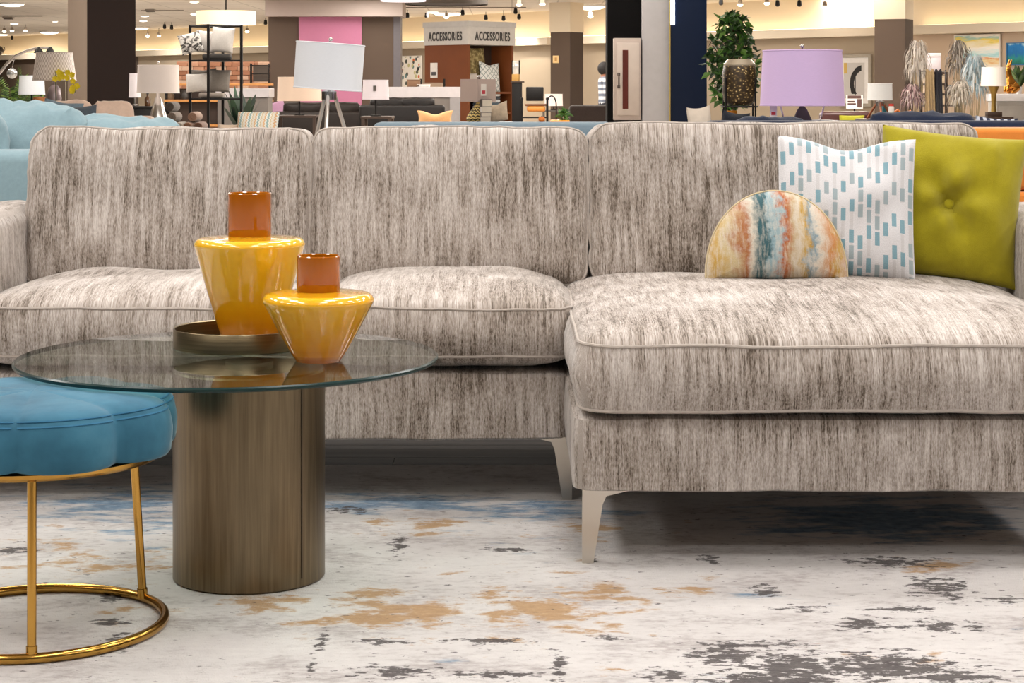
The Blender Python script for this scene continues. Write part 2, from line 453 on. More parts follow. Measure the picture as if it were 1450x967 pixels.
# ------------------------------------------------------------------ mesh helpers
class MB:
    def __init__(s):
        s.v, s.f, s.uv, s.mi = [], [], [], []

    def add(s, vs_, fs, uv=None, m=0):
        o = len(s.v)
        s.v += [Vector(p) for p in vs_]
        s.uv += list(uv) if uv else [(0, 0)] * len(vs_)
        s.f += [tuple(i + o for i in f) for f in fs]
        s.mi += [m] * len(fs)
        return s

    def box(s, x0, x1, y0, y1, z0, z1, b=0.0, seg=2, m=0):
        if b:
            bm = bmesh.new()
            bmesh.ops.create_cube(bm, size=1)
            for q in bm.verts:
                q.co = Vector(((x0 + x1) / 2 + q.co.x * (x1 - x0), (y0 + y1) / 2 + q.co.y * (y1 - y0), (z0 + z1) / 2 + q.co.z * (z1 - z0)))
            bmesh.ops.bevel(bm, geom=bm.edges[:], offset=b, segments=seg, affect='EDGES', profile=.5)
            bm.verts.index_update()
            s.add([q.co.copy() for q in bm.verts], [[q.index for q in f.verts] for f in bm.faces], None, m)
            bm.free()
            return s
        vv = [(x, y, z) for z in (z0, z1) for y in (y0, y1) for x in (x0, x1)]
        uv = [((x - x0) / max(x1 - x0, 1e-6), (z - z0) / max(z1 - z0, 1e-6)) for x, y, z in vv]
        return s.add(vv, [(0, 2, 3, 1), (4, 5, 7, 6), (0, 1, 5, 4), (2, 6, 7, 3), (0, 4, 6, 2), (1, 3, 7, 5)], uv, m)

    def lathe(s, prof, n=32, c=(0, 0, 0), m=0, wob=None):
        vv, uv, fs = [], [], []
        zs = [p[1] for p in prof]
        z0, z1 = min(zs), max(zs)
        k = len(prof)
        for i in range(n + 1):
            a = 2 * math.pi * i / n
            for r, z in prof:
                rr = r * (wob(a, z) if wob else 1)
                vv.append((c[0] + rr * math.cos(a), c[1] + rr * math.sin(a), c[2] + z))
                uv.append((i / n * 2, (z - z0) / max(z1 - z0, 1e-6)))
        for i in range(n):
            for j in range(k - 1):
                fs.append((i * k + j, (i + 1) * k + j, (i + 1) * k + j + 1, i * k + j + 1))
        return s.add(vv, fs, uv, m)

    def tube(s, pts, r, n=8, closed=False, m=0):
        pts = [Vector(p) for p in pts]
        k = len(pts)
        vv, fs = [], []
        prev = None
        for i, p in enumerate(pts):
            a = pts[(i - 1) % k] if (closed or i) else p
            b = pts[(i + 1) % k] if (closed or i < k - 1) else p
            t = (b - a).normalized()
            if prev is None:
                up = Vector((0, 0, 1)) if abs(t.z) < .9 else Vector((1, 0, 0))
                x = t.cross(up).normalized()
            else:
                x = (prev - t * prev.dot(t)).normalized()
            prev = x
            y = t.cross(x)
            rr = r[i] if isinstance(r, (list, tuple)) else r
            for j in range(n):
                q = 2 * math.pi * j / n
                vv.append(p + (x * math.cos(q) + y * math.sin(q)) * rr)
        for i in range(k if closed else k - 1):
            for j in range(n):
                a, b = i * n + j, i * n + (j + 1) % n
                c, d = ((i + 1) % k) * n + (j + 1) % n, ((i + 1) % k) * n + j
                fs.append((a, b, c, d))
        if not closed:
            fs.append(tuple(range(n))[::-1])
            fs.append(tuple((k - 1) * n + j for j in range(n)))
        return s.add(vv, fs, None, m)

    def ball(s, c, r, n=16, m=0, sq=(1, 1, 1)):
        k = n // 2
        o = len(s.v)
        s.lathe([(max(1e-4, r * math.sin(math.pi * j / k)), -r * math.cos(math.pi * j / k)) for j in range(k + 1)], n, (0, 0, 0), m)
        for i in range(o, len(s.v)):
            q = s.v[i]
            s.v[i] = Vector((c[0] + q.x * sq[0], c[1] + q.y * sq[1], c[2] + q.z * sq[2]))
        return s

    def quad(s, a, b, c, d, m=0):
        return s.add([a, b, c, d], [(0, 1, 2, 3)], [(0, 0), (1, 0), (1, 1), (0, 1)], m)

    def xf(s, mtx):
        s.v = [mtx @ p for p in s.v]
        return s

    def build(s, name, mats, parent=None, smooth=True, angle=38):
        me = bpy.data.meshes.new(name)
        me.from_pydata([tuple(p) for p in s.v], [], s.f)
        for mm in (mats if isinstance(mats, (list, tuple)) else [mats]):
            me.materials.append(mm)
        if len(s.uv) == len(s.v):
            ul = me.uv_layers.new(name='UVMap')
            vi = [0] * len(me.loops)
            me.loops.foreach_get('vertex_index', vi)
            flat = []
            for i in vi:
                flat += s.uv[i]
            ul.data.foreach_set('uv', flat)
        me.polygons.foreach_set('material_index', s.mi)
        bm = bmesh.new()
        bm.from_mesh(me)
        bmesh.ops.recalc_face_normals(bm, faces=bm.faces[:])
        bm.to_mesh(me)
        bm.free()
        if smooth:
            me.polygons.foreach_set('use_smooth', [True] * len(me.polygons))
            me.set_sharp_from_angle(angle=R(angle))
        me.update()
        o = bpy.data.objects.new(name, me)
        C.objects.link(o)
        if parent:
            o.parent = parent
        return o


def thing(name, label, cat, loc=(0, 0, 0), rz=0.0, group=None, rot=None):
    o = bpy.data.objects.new(name, None)
    o.empty_display_size = .1
    C.objects.link(o)
    o.location = loc
    o.rotation_euler = rot if rot else (0, 0, rz)
    return tag(o, label, cat, group)


def tag(o, label, cat, group=None):
    o['label'] = label
    o['category'] = cat
    if group:
        o['group'] = group
    return o


def struct(o):
    o['kind'] = 'structure'
    return o


def stuff(o):
    o['kind'] = 'stuff'
    return o


def children_of(o):
    return [c for c in C.objects if c.parent == o]


def dup(o, loc, rz=None, label=None, group=None):
    r = o.copy()
    C.objects.link(r)
    r.location = loc
    if rz is not None:
        r.rotation_euler = (0, 0, rz)
    if label:
        r['label'] = label
    if group:
        r['group'] = group
    for ch in children_of(o):
        c = ch.copy()
        C.objects.link(c)
        c.parent = r
        for g in children_of(ch):
            d = g.copy()
            C.objects.link(d)
            d.parent = c
    return r


def TR(x=0, y=0, z=0, rx=0, ry=0, rz=0):
    return Matrix.Translation((x, y, z)) @ Euler((rx, ry, rz), 'XYZ').to_matrix().to_4x4()


def rrect(a, b, r, k=10, e=14):
    """points round a rounded rectangle of half sizes a, b"""
    pts = []
    cs = [(a - r, b - r, 0), (-a + r, b - r, 90), (-a + r, -b + r, 180), (a - r, -b + r, 270)]
    for i, (cx, cy, a0) in enumerate(cs):
        for j in range(k + 1):
            q = R(a0 + 90 * j / k)
            pts.append(Vector((cx + r * math.cos(q), cy + r * math.sin(q), 0)))
        nx, ny, n0 = cs[(i + 1) % 4]
        p0 = pts[-1]
        p1 = Vector((nx + r * math.cos(R(n0)), ny + r * math.sin(R(n0)), 0))
        for j in range(1, e):
            pts.append(p0.lerp(p1, j / e))
    return pts


def puffy(w_, d_, band, ct, cb, cr, bulge=.012, seed=0, wr=.004, p=3.2, q=.62, k=8, e=14, rings=14):
    """a stuffed box cushion lying flat: band between two seams, crowned top and bottom. returns (MB, [seam loops])"""
    out = rrect(w_ / 2, d_ / 2, cr, k, e)
    N = len(out)
    vv, fs, loops = [], [], []
    sv = Vector((seed * 3.1, seed * 1.7, seed * .9))

    def ring(s, z, grow=0.0):
        i0 = len(vv)
        for pt in out:
            dirn = pt.normalized()
            x, y = pt.x * s + dirn.x * grow, pt.y * s + dirn.y * grow
            n1 = noise.noise(Vector((x * 5, y * 5, z * 5)) + sv)
            n2 = noise.noise(Vector((x * 14, y * 14, z * 14)) + sv * 2)
            dz = (n1 * 1.6 + n2 * .5) * wr
            dz += noise.noise(Vector((x * 30, y * 30, z * 8)) + sv) * wr * 1.1 * s ** 5
            vv.append(Vector((x + dz * dirn.x, y + dz * dirn.y, z + dz)))
        return i0

    ids = []
    for i in range(1, rings + 1):
        s = i / rings
        s = 1 - (1 - s) ** 1.6
        ids.append(ring(s, band / 2 + ct * max(0, 1 - s ** p) ** q))
    loops.append([vv[ids[-1] + j].copy() for j in range(N)])
    nb = 6
    for i in range(1, nb + 1):
        t = i / nb
        ids.append(ring(1, band / 2 - band * t, bulge * math.sin(math.pi * t)))
    loops.append([vv[ids[-1] + j].copy() for j in range(N)])
    for i in range(rings - 1, 0, -1):
        s = i / rings
        s = 1 - (1 - s) ** 1.6
        ids.append(ring(s, -band / 2 - cb * max(0, 1 - s ** p) ** q))
    for a, b in zip(ids, ids[1:]):
        for j in range(N):
            fs.append((a + j, a + (j + 1) % N, b + (j + 1) % N, b + j))
    for last in (ids[0], ids[-1]):
        c = sum((vv[last + j] for j in range(N)), Vector()) / N
        ci = len(vv)
        vv.append(c)
        for j in range(N):
            fs.append((last + j, last + (j + 1) % N, ci))
    b = MB()
    b.add(vv, fs)
    return b, loops


def pillow_mb(w_, h_, t, pinch=.07, chop=0.0, seed=0, wr=.006, n=28, tuft=0.0, pw=.42):
    """a knife edge cushion standing up: x across, z up from the bottom edge, y its thickness (front at -y)"""
    b = MB()
    sv = Vector((seed * 2.3, seed * 1.1, seed * .7))
    for side in (-1, 1):
        vv, uv, fs = [], [], []
        for i in range(n + 1):
            for j in range(n + 1):
                u, v = -1 + 2 * i / n, -1 + 2 * j / n
                u, v = math.sin(u * math.pi / 2) * .35 + u * .65, math.sin(v * math.pi / 2) * .35 + v * .65
                x = w_ / 2 * u * (1 - pinch * (1 - v * v))
                z = h_ / 2 * v * (1 - pinch * (1 - u * u))
                th = t / 2 * (max(0, (1 - u * u)) * max(0, (1 - v * v))) ** pw
                z -= chop * math.exp(-(u / .45) ** 2) * max(0, (v + .3) / 1.3) ** 1.5
                th *= 1 - .25 * (chop > 0) * math.exp(-(u / .3) ** 2) * max(0, v)
                if tuft:
                    rr = math.hypot(u, v)
                    th *= 1 - tuft * math.exp(-(rr / .16) ** 2)
                    th += .012 * math.cos(math.atan2(v, u) * 4 + .6) * math.exp(-((rr - .35) / .22) ** 2)
                m = (1 - u * u) * (1 - v * v)
                n1 = noise.noise(Vector((x * 9, z * 9, side)) + sv)
                n2 = noise.noise(Vector((x * 24, z * 10, side + 4)) + sv)
                th += (n1 * 1.5 + n2) * wr * min(1, m * 4)
                vv.append((x, side * max(th, 0.0), z + h_ / 2))
                uv.append(((u + 1) / 2, (v + 1) / 2))
        for i in range(n):
            for j in range(n):
                a = i * (n + 1) + j
                fs.append((a, a + n + 1, a + n + 2, a + 1))
        b.add(vv, fs, uv)
    return b


def text_mb(body, size, depth=.004, bold=.0, sxl=1.0):
    cu = bpy.data.curves.new('lettering', 'FONT')
    cu.body = body
    cu.size = size
    cu.space_character = 1.18
    cu.extrude = depth
    cu.offset = bold
    cu.align_x = 'CENTER'
    cu.align_y = 'CENTER'
    o = bpy.data.objects.new('lettering', cu)
    C.objects.link(o)
    me = bpy.data.meshes.new_from_object(o.evaluated_get(bpy.context.evaluated_depsgraph_get()))
    b = MB()
    b.add([Vector((p.co.x * sxl, p.co.z, p.co.y)) for p in me.vertices], [tuple(p.vertices) for p in me.polygons])
    bpy.data.objects.remove(o)
    bpy.data.meshes.remove(me)
    bpy.data.curves.remove(cu)
    return b


def arc(c, r, a0, a1, n=24, z=0.0):
    return [Vector((c[0] + r * math.cos(a0 + (a1 - a0) * i / n), c[1] + r * math.sin(a0 + (a1 - a0) * i / n), z)) for i in range(n + 1)]


# ------------------------------------------------------------------ the setting
def wall_y(px): return 57.5 / (1 + 1.145 * (px - 725) / F)
WN = Vector((-30, -26.2, 0)).normalized()          # the far wall's normal, towards the display


def wp(px, z, off=0.0):
    Y = wall_y(px)
    return Vector((sx(px, Y), Y, z)) + WN * off


M['cream'] = mat('#e3d5bd', .8, 0, .04, .5)
M['cornice'] = mat('#d9ccb8', .7, 0, .03, .5)
M['beige_wall'] = mat('#a89883', .8, 0, .05, .4)
M['beige_wall_right'] = mat('#c9b29a', .8, 0, .05, .4)
M['brown_paint'] = mat('#5c4c40', .75, 0, .06, .8)
M['shade_paint'] = mat('#1f1816', .85, 0, .06, .8, spec=.1)  # near-black stands for shade on the left pillar's right face

n = NT('ceiling_tiles')
x, y, z = n.sep(n.coord())
gx = n.math('GREATER_THAN', n.math('ABSOLUTE', n.math('SUBTRACT', n.math('FRACT', n.math('MULTIPLY', x, .82)), .5)), .485)
gy = n.math('GREATER_THAN', n.math('ABSOLUTE', n.math('SUBTRACT', n.math('FRACT', n.math('MULTIPLY', y, .82)), .5)), .485)
n.set(col=n.mix(n.math('MULTIPLY', n.math('MAXIMUM', gx, gy), .5), n.ramp(n.noise(n.coord(), .6, 3), [(.3, '#d9d0c6'), (.7, '#e6ded4')]), '#8f857a'), rough=.9)
M['ceiling'] = n.m

n = NT('grey_floor_boards')
n.set(col=n.ramp(n.noise(n.vmath('MULTIPLY', n.coord(), (1.5, 22, 1)), 1, 4), [(.3, '#2c2928'), (.7, '#413d3a')]), rough=.5)
n.set(rough=.85, spec=.12)
M['planks'] = n.m
n = NT('pale_store_floor')  # mostly hidden floor, made pale to bounce light onto the ceiling
n.set(col=n.ramp(n.noise(n.coord(), 1.5, 4), [(.3, '#b3aaa0'), (.7, '#cbc3b9')]), rough=.5)
M['floor'] = n.m

fl = struct(MB().box(-34, 34, -6, 92, FZ - .1, FZ - .004).build('floor', M['floor'], smooth=False))
pl = None
for r in range(14):
    for k in range(5):
        if pl is None:
            pl = MB().box(0, 1.299, 0, .189, FZ - .0045, FZ, .001, 1).build('plank', M['planks'], fl, smooth=False)
            o = pl
        else:
            o = pl.copy()
            C.objects.link(o)
        o.location = (-3.4 + k * 1.3 + (r * .47) % 1.3, 5.0 + r * .19, 0)
struct(MB().box(-34, 34, -6, 92, CEIL, CEIL + .1).build('ceiling', M['ceiling'], smooth=False))


def wall_box(name, p0, p1, z0, z1, o0, o1, m, parent=None):
    a, b, c, d = wp(p0, 0, o0), wp(p1, 0, o0), wp(p1, 0, o1), wp(p0, 0, o1)
    vv = [Vector((q.x, q.y, zz)) for zz in (z0, z1) for q in (a, b, c, d)]
    bb = MB().add(vv, [(0, 1, 2, 3), (4, 7, 6, 5), (0, 4, 5, 1), (1, 5, 6, 2), (2, 6, 7, 3), (3, 7, 4, 0)])
    return bb.build(name, m, parent, smooth=False)


wb = struct(wall_box('wall_back', -260, 2300, FZ, CEIL, -.3, -.25, M['cream']))
wall_box('lower_wall', 196, 1260, FZ, 2.40, -.245, 0.0, M['beige_wall'], wb)
wall_box('lower_wall', 1260.5, 2300, FZ, 2.40, -.245, 0.0, M['beige_wall_right'], wb)
wall_box('lower_wall', -260, 195.5, FZ, 2.40, -.245, 0.0, M['brown_paint'], wb)
struct(wall_box('trim_1', -260, 786, 2.40, 2.62, -.25, .32, M['cornice']))
struct(wall_box('trim_2', 817, 1262, 2.40, 2.62, -.25, .32, M['cornice']))
struct(wall_box('trim_3', 1294, 2300, 2.40, 2.62, -.25, .42, M['cornice']))
for k, (a, b) in enumerate(((-200, 780), (822, 1260), (1300, 2200))):
    tag(wall_box('cove_light', a, b, 2.622, 2.64, -.12, .0, emis('#ffe6bd', 6.0)),
        ['long warm cove light on the cornice left of the switch pillar', 'warm cove light on the cornice behind the ficus and lavender lamp',
         'warm cove light on the cornice above the yellow painting'][k], 'light', 'cove lights')
struct(MB().box(-34.2, -34, -6, 92, FZ, CEIL).build('wall_left', M['beige_wall'], smooth=False))
struct(MB().box(21, 21.2, -6, 40, FZ, CEIL).build('wall_right', M['beige_wall'], smooth=False))


def pillar(pxs, Y, z1, m, m2=None, cap=None, zc=None):
    """square column seen on its corner: pixel columns of left edge, near corner, right edge"""
    l, c, r = [sx(p, Y) for p in pxs]
    a, b = c - l, r - c
    sd = math.hypot(a, b)
    P = Vector((c, Y, 0))
    L = Vector((-a, b, 0))
    Rr = Vector((b, a, 0))
    bb = MB()
    zt = zc if cap else z1

    def blk(z0, z2, g, mi):
        q = [P + (L + Rr) * -g / sd * .7, P + L + (L - Rr) * g / sd * .7, P + L + Rr + (L + Rr) * g / sd * .7, P + Rr + (Rr - L) * g / sd * .7]
        vv = [Vector((s.x, s.y, zz)) for zz in (z0, z2) for s in q]
        bb.add(vv, [(0, 1, 2, 3), (4, 7, 6, 5), (0, 4, 5, 1), (1, 5, 6, 2), (2, 6, 7, 3), (3, 7, 4, 0)], None, mi)
    blk(FZ, zt, 0, 0)
    o = struct(bb.build('pillar', m, smooth=False))
    if m2:  # thin darker sheet over the right face, its shade put into the colour
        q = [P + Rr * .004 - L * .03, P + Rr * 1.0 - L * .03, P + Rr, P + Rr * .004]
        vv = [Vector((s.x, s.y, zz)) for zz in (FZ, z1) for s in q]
        MB().add(vv, [(0, 1, 2, 3), (4, 7, 6, 5), (0, 4, 5, 1), (1, 5, 6, 2), (2, 6, 7, 3), (3, 7, 4, 0)]).build('shaded_face', m2, o, smooth=False)
    if cap:
        bb = MB()
        blk(zc, CEIL, .03, 0)
        bb.build('upper_casing', cap, o, smooth=False)
    return o


pillar((82, 123, 183), 30, CEIL, mat('#8c7d70', .75, 0, .04), M['shade_paint'])
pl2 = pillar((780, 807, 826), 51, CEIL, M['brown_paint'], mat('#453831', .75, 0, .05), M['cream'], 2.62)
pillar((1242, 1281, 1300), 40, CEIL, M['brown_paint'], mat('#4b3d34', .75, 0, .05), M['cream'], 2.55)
s = thing('light_switch', 'small cream switch plate on the brown pillar left of the person', 'switch', at(787, 84, 50.55))
MB().box(-.08, .08, -.01, .02, -.1, .1, .008).build('plate', mat('#e3c48a', .5), s)
MB().box(-.03, .03, -.02, .0, -.05, .05).build('rocker', mat('#b8894c', .5), s)

# brown partition with a pink panel under a pale bulkhead
pt = struct(MB().box(sx(380, 50), sx(557, 50), 50, 50.8, FZ, sz(22, 50)).build('wall_partition', M['brown_paint'], smooth=False))
MB().box(sx(557.2, 50), sx(567, 50), 50, 50.8, FZ, sz(20, 50)).build('end_post', mat('#6f6b70', .6), pt, smooth=False)
pk = MB().box(sx(423, 49.9), sx(512, 49.9), 49.92, 49.99, .3, sz(23, 49.9)).build('pink_panel', mat('#c27a9b', .7, 0, .04), pt, smooth=False)
struct(MB().box(sx(376, 49.6), sx(570, 49.6), 49.5, 51.2, sz(24, 50), CEIL - .02).build('trim_4', mat('#b5a7a0', .8, 0, .03), smooth=False))


# ------------------------------------------------------------------ ceiling fixtures
def ceiling_y(py): return (CEIL - CH) * F / (HY - py)


proto = None
LIGHTS = [(17, 4, 36, 'largest round ceiling light in the top left corner'), (70, 44, 28, 'round ceiling light left of the tall dark pillar'), (3, 48, 18, 'round ceiling light at the left picture edge'),
          (197, 38, 28, 'round ceiling light just right of the tall dark pillar'), (275, 2, 14, 'small ceiling light above the left end of the drum pendant'), (425, 9, 8, 'small ceiling light above the left of the pink panel'),
          (510, 4, 10, 'small ceiling light above the right of the pink panel'), (634, 16.5, 42, 'round ceiling light above the lettered display tower'), (835, 7, 46, 'bright round ceiling light left of the black column'),
          (613, 16, 20, 'pale ceiling light left of the tower light'), (20, 33, 12, 'small ceiling light above the cornice vase'), (78, 30, 9, 'tiny ceiling light above the white cream lampshade'),
          (205, 22, 13, 'small ceiling light near the tall dark pillar top'), (203, 29, 12, 'second small ceiling light near the tall dark pillar'), (277, 19, 16, 'small ceiling light left of the drum pendant')]
for px, py, wpx, lab in LIGHTS:
    Y = ceiling_y(py)
    dia = wpx / F * Y
    r = dia / 2
    h = .16 * dia
    t = thing('ceiling_light', lab, 'light', (sx(px, Y), Y, CEIL), 0, 'round ceiling lights')
    MB().lathe([(r * .98, 0), (r, -.02), (r, -h * .35), (r * .95, -h * .4)], 28).build('housing', M['white'], t)
    lamp('fixture_lamp', (sx(px, Y), Y, CEIL - h * 1.05), 105, dia * .9, (1, .95, .88))
    MB().lathe([(r * .94, -h * .3), (r * .86, -h * .62), (r * .6, -h * .86), (.001, -h)], 28).build('diffuser', emis('#fff4e2', 4.0), t)

SPOTS = [(6, 42, 1, 'lit track spotlight at the far left edge'), (17, 41, 1, 'lit track spotlight left of the arc lamp top'), (36, 41, 1, 'lit track spotlight above the arc lamp'),
         (17, 53, 0, 'unlit track spotlight just above the left cornice'), (43, 45, 0, 'unlit track spotlight above the cream lampshade'), (209, 49, 1, 'lit track spotlight above the beige lamp, left one'),
         (225, 48, 1, 'lit track spotlight above the beige lamp, right one'), (233, 37, 0, 'unlit track spotlight left of the drum pendant'), (243, 38, 0, 'unlit track spotlight nearest the drum pendant, left side'),
         (350, 42, 1, 'lit track spotlight under the right end of the drum pendant'), (376, 31, 0, 'unlit track spotlight between drum pendant and brown partition'), (577, 21, 0, 'unlit track spotlight right of the brown partition'),
         (604, 21, 0, 'unlit track spotlight above left of the lettered tower'), (632, 21, 1, 'lit track spotlight over the lettered tower'), (655, 17, 0, 'unlit track spotlight above the tower corner'),
         (688, 24, 0, 'unlit track spotlight above the right tower face'), (713, 25, 0, 'unlit track spotlight at the right end of the tower'), (730, 15, 0, 'unlit track spotlight right of the tower, upper one'),
         (735, 23, 0, 'unlit track spotlight right of the tower, lower one'), (735, 3, 1, 'lit track spotlight high right of the tower'), (768, 2, 1, 'lit track spotlight above the switch pillar, high'),
         (789, 9, 0, 'unlit track spotlight on top of the switch pillar'), (807, 22, 1, 'lit track spotlight before the switch pillar'), (836, 20, 1, 'lit track spotlight left of the black column'),
         (1021, 2, 0, 'unlit track spotlight above the ficus tree'), (1048, 3, 1, 'lit track spotlight above the ficus tree, right'), (1086, 1, 1, 'lit track spotlight above left of the lavender shade'),
         (1101, 4, 0, 'unlit track spotlight above the lavender shade, left'), (1132, 4, 0, 'unlit track spotlight above the lavender shade, middle'), (1168, 6, 1, 'lit track spotlight above the lavender shade, right')]
for i, (px, py, lit, lab) in enumerate(SPOTS):
    Y = min(ceiling_y(py - 5) if py < 45 else 99, wall_y(px) - 1.2) - (i % 3) * .5
    p = at(px, py, Y)
    t = thing('track_spotlight', lab, 'light', p, 0, 'track spotlights')
    top = CEIL - p.z
    MB().tube([(0, 0, .03), (0, 0, top)], .009, 6).build('stem', M['black_metal'], t)
    MB().lathe([(.001, .07), (.045, .06), (.058, -.03), (.058, -.07), (.045, -.07)], 14).build('head', M['black_metal'] if not lit else mat('#8a7c6c', .5), t)
    MB().ball((0, 0, -.07), .054 + .02 * lit, 12, 0, (1, 1, .6)).build('bulb', emis('#fff0d2', 5.0) if lit else mat('#3b352f', .3), t)
for x0, x1, py, Yq, lab in ((-30, 60, 38, 60, 'grey ceiling track at the far left'), (200, 260, 33, 56, 'grey ceiling track right of the tall dark pillar'), (570, 745, 11, 54, 'long grey ceiling track over the lettered tower'),
                            (770, 850, 12, 48, 'grey ceiling track over the switch pillar')):
    tag(MB().box(sx(x0, Yq), sx(x1, Yq), Yq - .02, Yq + .02, CEIL - .03, CEIL - .001).build('ceiling_track', mat('#8f867c', .6), smooth=False), lab, 'track', 'ceiling tracks')
for px, py, wv, lab in ((12, 24, 14, 'grey ceiling vent in the top left corner'), (213, 13, 13, 'grey ceiling vent right of the tall dark pillar'), (677, 22, 12, 'grey ceiling vent above the lettered tower'), (1120, 2, 14, 'grey ceiling vent above the lavender shade')):
    Y = ceiling_y(py)
    d = wv / F * Y
    t = thing('ceiling_vent', lab, 'vent', (sx(px, Y), Y, CEIL), 0, 'ceiling vents')
    MB().box(-d / 2, d / 2, -d / 2, d / 2, -.05, -.001, .01).build('frame', mat('#8f857c', .6), t)
    for k in range(4):
        MB().box(-d * .42, d * .42, -d * .36 + k * d * .2, -d * .28 + k * d * .2, -.08, -.05).build('slat', mat('#6b635c', .6), t, smooth=False)


def drum_pendant(px, y0, y1, wpx, Y, col, lab, em=0.0):
    r = wpx / 2 / F * Y
    z1, z0 = sz(y0, Y), sz(y1, Y)
    t = thing('drum_pendant', lab, 'light', (sx(px, Y), Y, z0))
    h = z1 - z0
    n = NT('drum_cloth')
    n.set(col=col, rough=.8, emit=col, es=em)
    MB().lathe([(r, 0), (r, h), (r - .01, h), (r - .01, 0), (r, 0)], 40).build('shade', n.m, t)
    MB().lathe([(r - .015, .02), (.001, .02)], 32).build('diffuser', emis('#fff3dd', 1.6) if em else mat('#2b2523', .6), t)
    MB().tube([(0, 0, .02), (0, 0, CEIL - z0)], .012, 6).build('cable', M['black_metal'], t)
    return t


drum_pendant(320, 16, 35, 84, 32, '#efe2c0', 'wide cream drum pendant hanging over the black shelf tower', .75)
drum_pendant(571, -24, 2, 64, 30, '#e6e1ec', 'white drum pendant cut by the top edge beside the partition', .5)
drum_pendant(632, -20, 7, 118, 36, '#33291f', 'broad dark drum pendant cut by the top edge over the tower')

p0, p1 = wp(757, 3.3, 1.1), wp(757, 1.6, 0)
ws_ = lamp('wall_washer', p0, 260, R(62), (1, .93, .82), 'SPOT')
ws_.rotation_euler = (p1 - p0).to_track_quat('-Z', 'Y').to_euler()

# ------------------------------------------------------------------ rug
bb = MB()
bb.box(-3.4, 3.4, 2.2, 5.22, FZ, 0.0, .004, 1)
tag(bb.build('rug', M['rug']), 'large distressed abstract rug in off white, tan, blue and charcoal under the coffee table', 'rug')

# ------------------------------------------------------------------ the sectional sofa
sofa = thing('sectional_sofa', 'taupe streaked chenille sectional sofa with a chaise on the right', 'sofa', (0, 0, 0))
CHN = M['chenille']


def seam_tube(loops, o, r=.0042, mtx=None):
    for lp in loops:
        pts = [mtx @ q for q in lp] if mtx else lp
        MB().tube(pts, r, 6, True).build('piping', M['piping'], o)


bb, _ = puffy(1.70, .90, .152, .014, .014, .03, .004, 3, .002, 8, .5, 5, 20)
bb.xf(TR(-.71, 5.165, .240)).build('base', CHN, sofa)
bb, _ = puffy(1.215, 1.50, .152, .014, .014, .045, .004, 4, .002, 8, .5, 6, 20)
bb.xf(TR(.7405, 4.85, .239)).build('chaise_base', CHN, sofa)


def seat(name, x0, x1, y0, y1, zc, band, ct, cb, seed, cr=.07):
    b, lp = puffy(x1 - x0, y1 - y0, band, ct, cb, cr, .02, seed, .004, 2.6, .6)
    mt = TR((x0 + x1) / 2, (y0 + y1) / 2, zc)
    o = b.xf(mt).build(name, CHN, sofa)
    seam_tube(lp, o, .0038, mt)
    return o


seat('seat_cushion', -1.335, -.487, 4.69, 5.42, .428, .115, .058, .055, 11)
seat('seat_cushion', -.482, .150, 4.69, 5.42, .428, .115, .060, .055, 12)
seat('chaise_cushion', .145, 1.325, 4.075, 5.42, .407, .140, .068, .030, 13, .075)


def backc(x0, x1, h, z0, ybot, tilt, seed, t=.10):
    b, lp = puffy(x1 - x0, h, t, .045, .04, .055, .012, seed, .006, 3.0, .6)
    # flat cushion: x across, y up; stand it up, front (+z) towards the viewer
    mt = TR((x0 + x1) / 2, ybot, z0) @ Euler((R(90 - tilt), 0, 0)).to_matrix().to_4x4() @ TR(0, h / 2, 0)
    o = b.xf(mt).build('back_cushion', CHN, sofa)
    seam_tube(lp, o, .0042, mt)
    return o


backc(-1.345, -.562, .438, .480, 5.30, 10, 21)
backc(-.560, .208, .438, .480, 5.30, 10, 22)
backc(.216, 1.300, .450, .480, 5.30, 10, 23)
for sgn, x0, x1 in ((-1, -1.57, -1.345), (1, 1.335, 1.563)):
    bb, lp = puffy(x1 - x0, .54, .80, .035, .035, .06, .012, 31 + sgn, .004, 2.4, .6)
    mt = TR((x0 + x1) / 2, 5.165, .43) @ Euler((R(90), 0, 0)).to_matrix().to_4x4()
    o = bb.xf(mt).build('arm', CHN, sofa)
    seam_tube(lp[:1], o, .004, mt)
bb, _ = puffy(2.70, .50, .12, .02, .02, .04, .004, 41, .003, 8, .5, 5, 24)
bb.xf(TR(-.004, 5.55, .53, R(90))).build('back_frame', CHN, sofa)


def blade_leg(x, y, s, h=.165):
    """flat metal leg: a mounting plate along the rail and a tapering blade at its outer end (s = side it points to)"""
    b = MB()
    prof = [(0, 0), (.024, 0), (.044, h - .038), (.052, h - .020), (.104, h - .007), (.104, h), (0, h)]
    vv = [(x + s * q[0], yy, q[1]) for yy in (y, y + .03) for q in prof]
    k = len(prof)
    fs = [tuple(range(k)), tuple(range(2 * k - 1, k - 1, -1))] + [(i, (i + 1) % k, k + (i + 1) % k, k + i) for i in range(k)]
    b.add(vv, fs)
    return b.build('leg', M['steel'], sofa, smooth=False)


blade_leg(.152, 4.125, 1)
blade_leg(.150, 4.765, -1)
blade_leg(-1.53, 4.765, 1)
blade_leg(1.33, 4.125, -1)
blade_leg(1.545, 4.90, -1)
blade_leg(-1.53, 5.50, 1)
blade_leg(1.53, 5.50, -1)

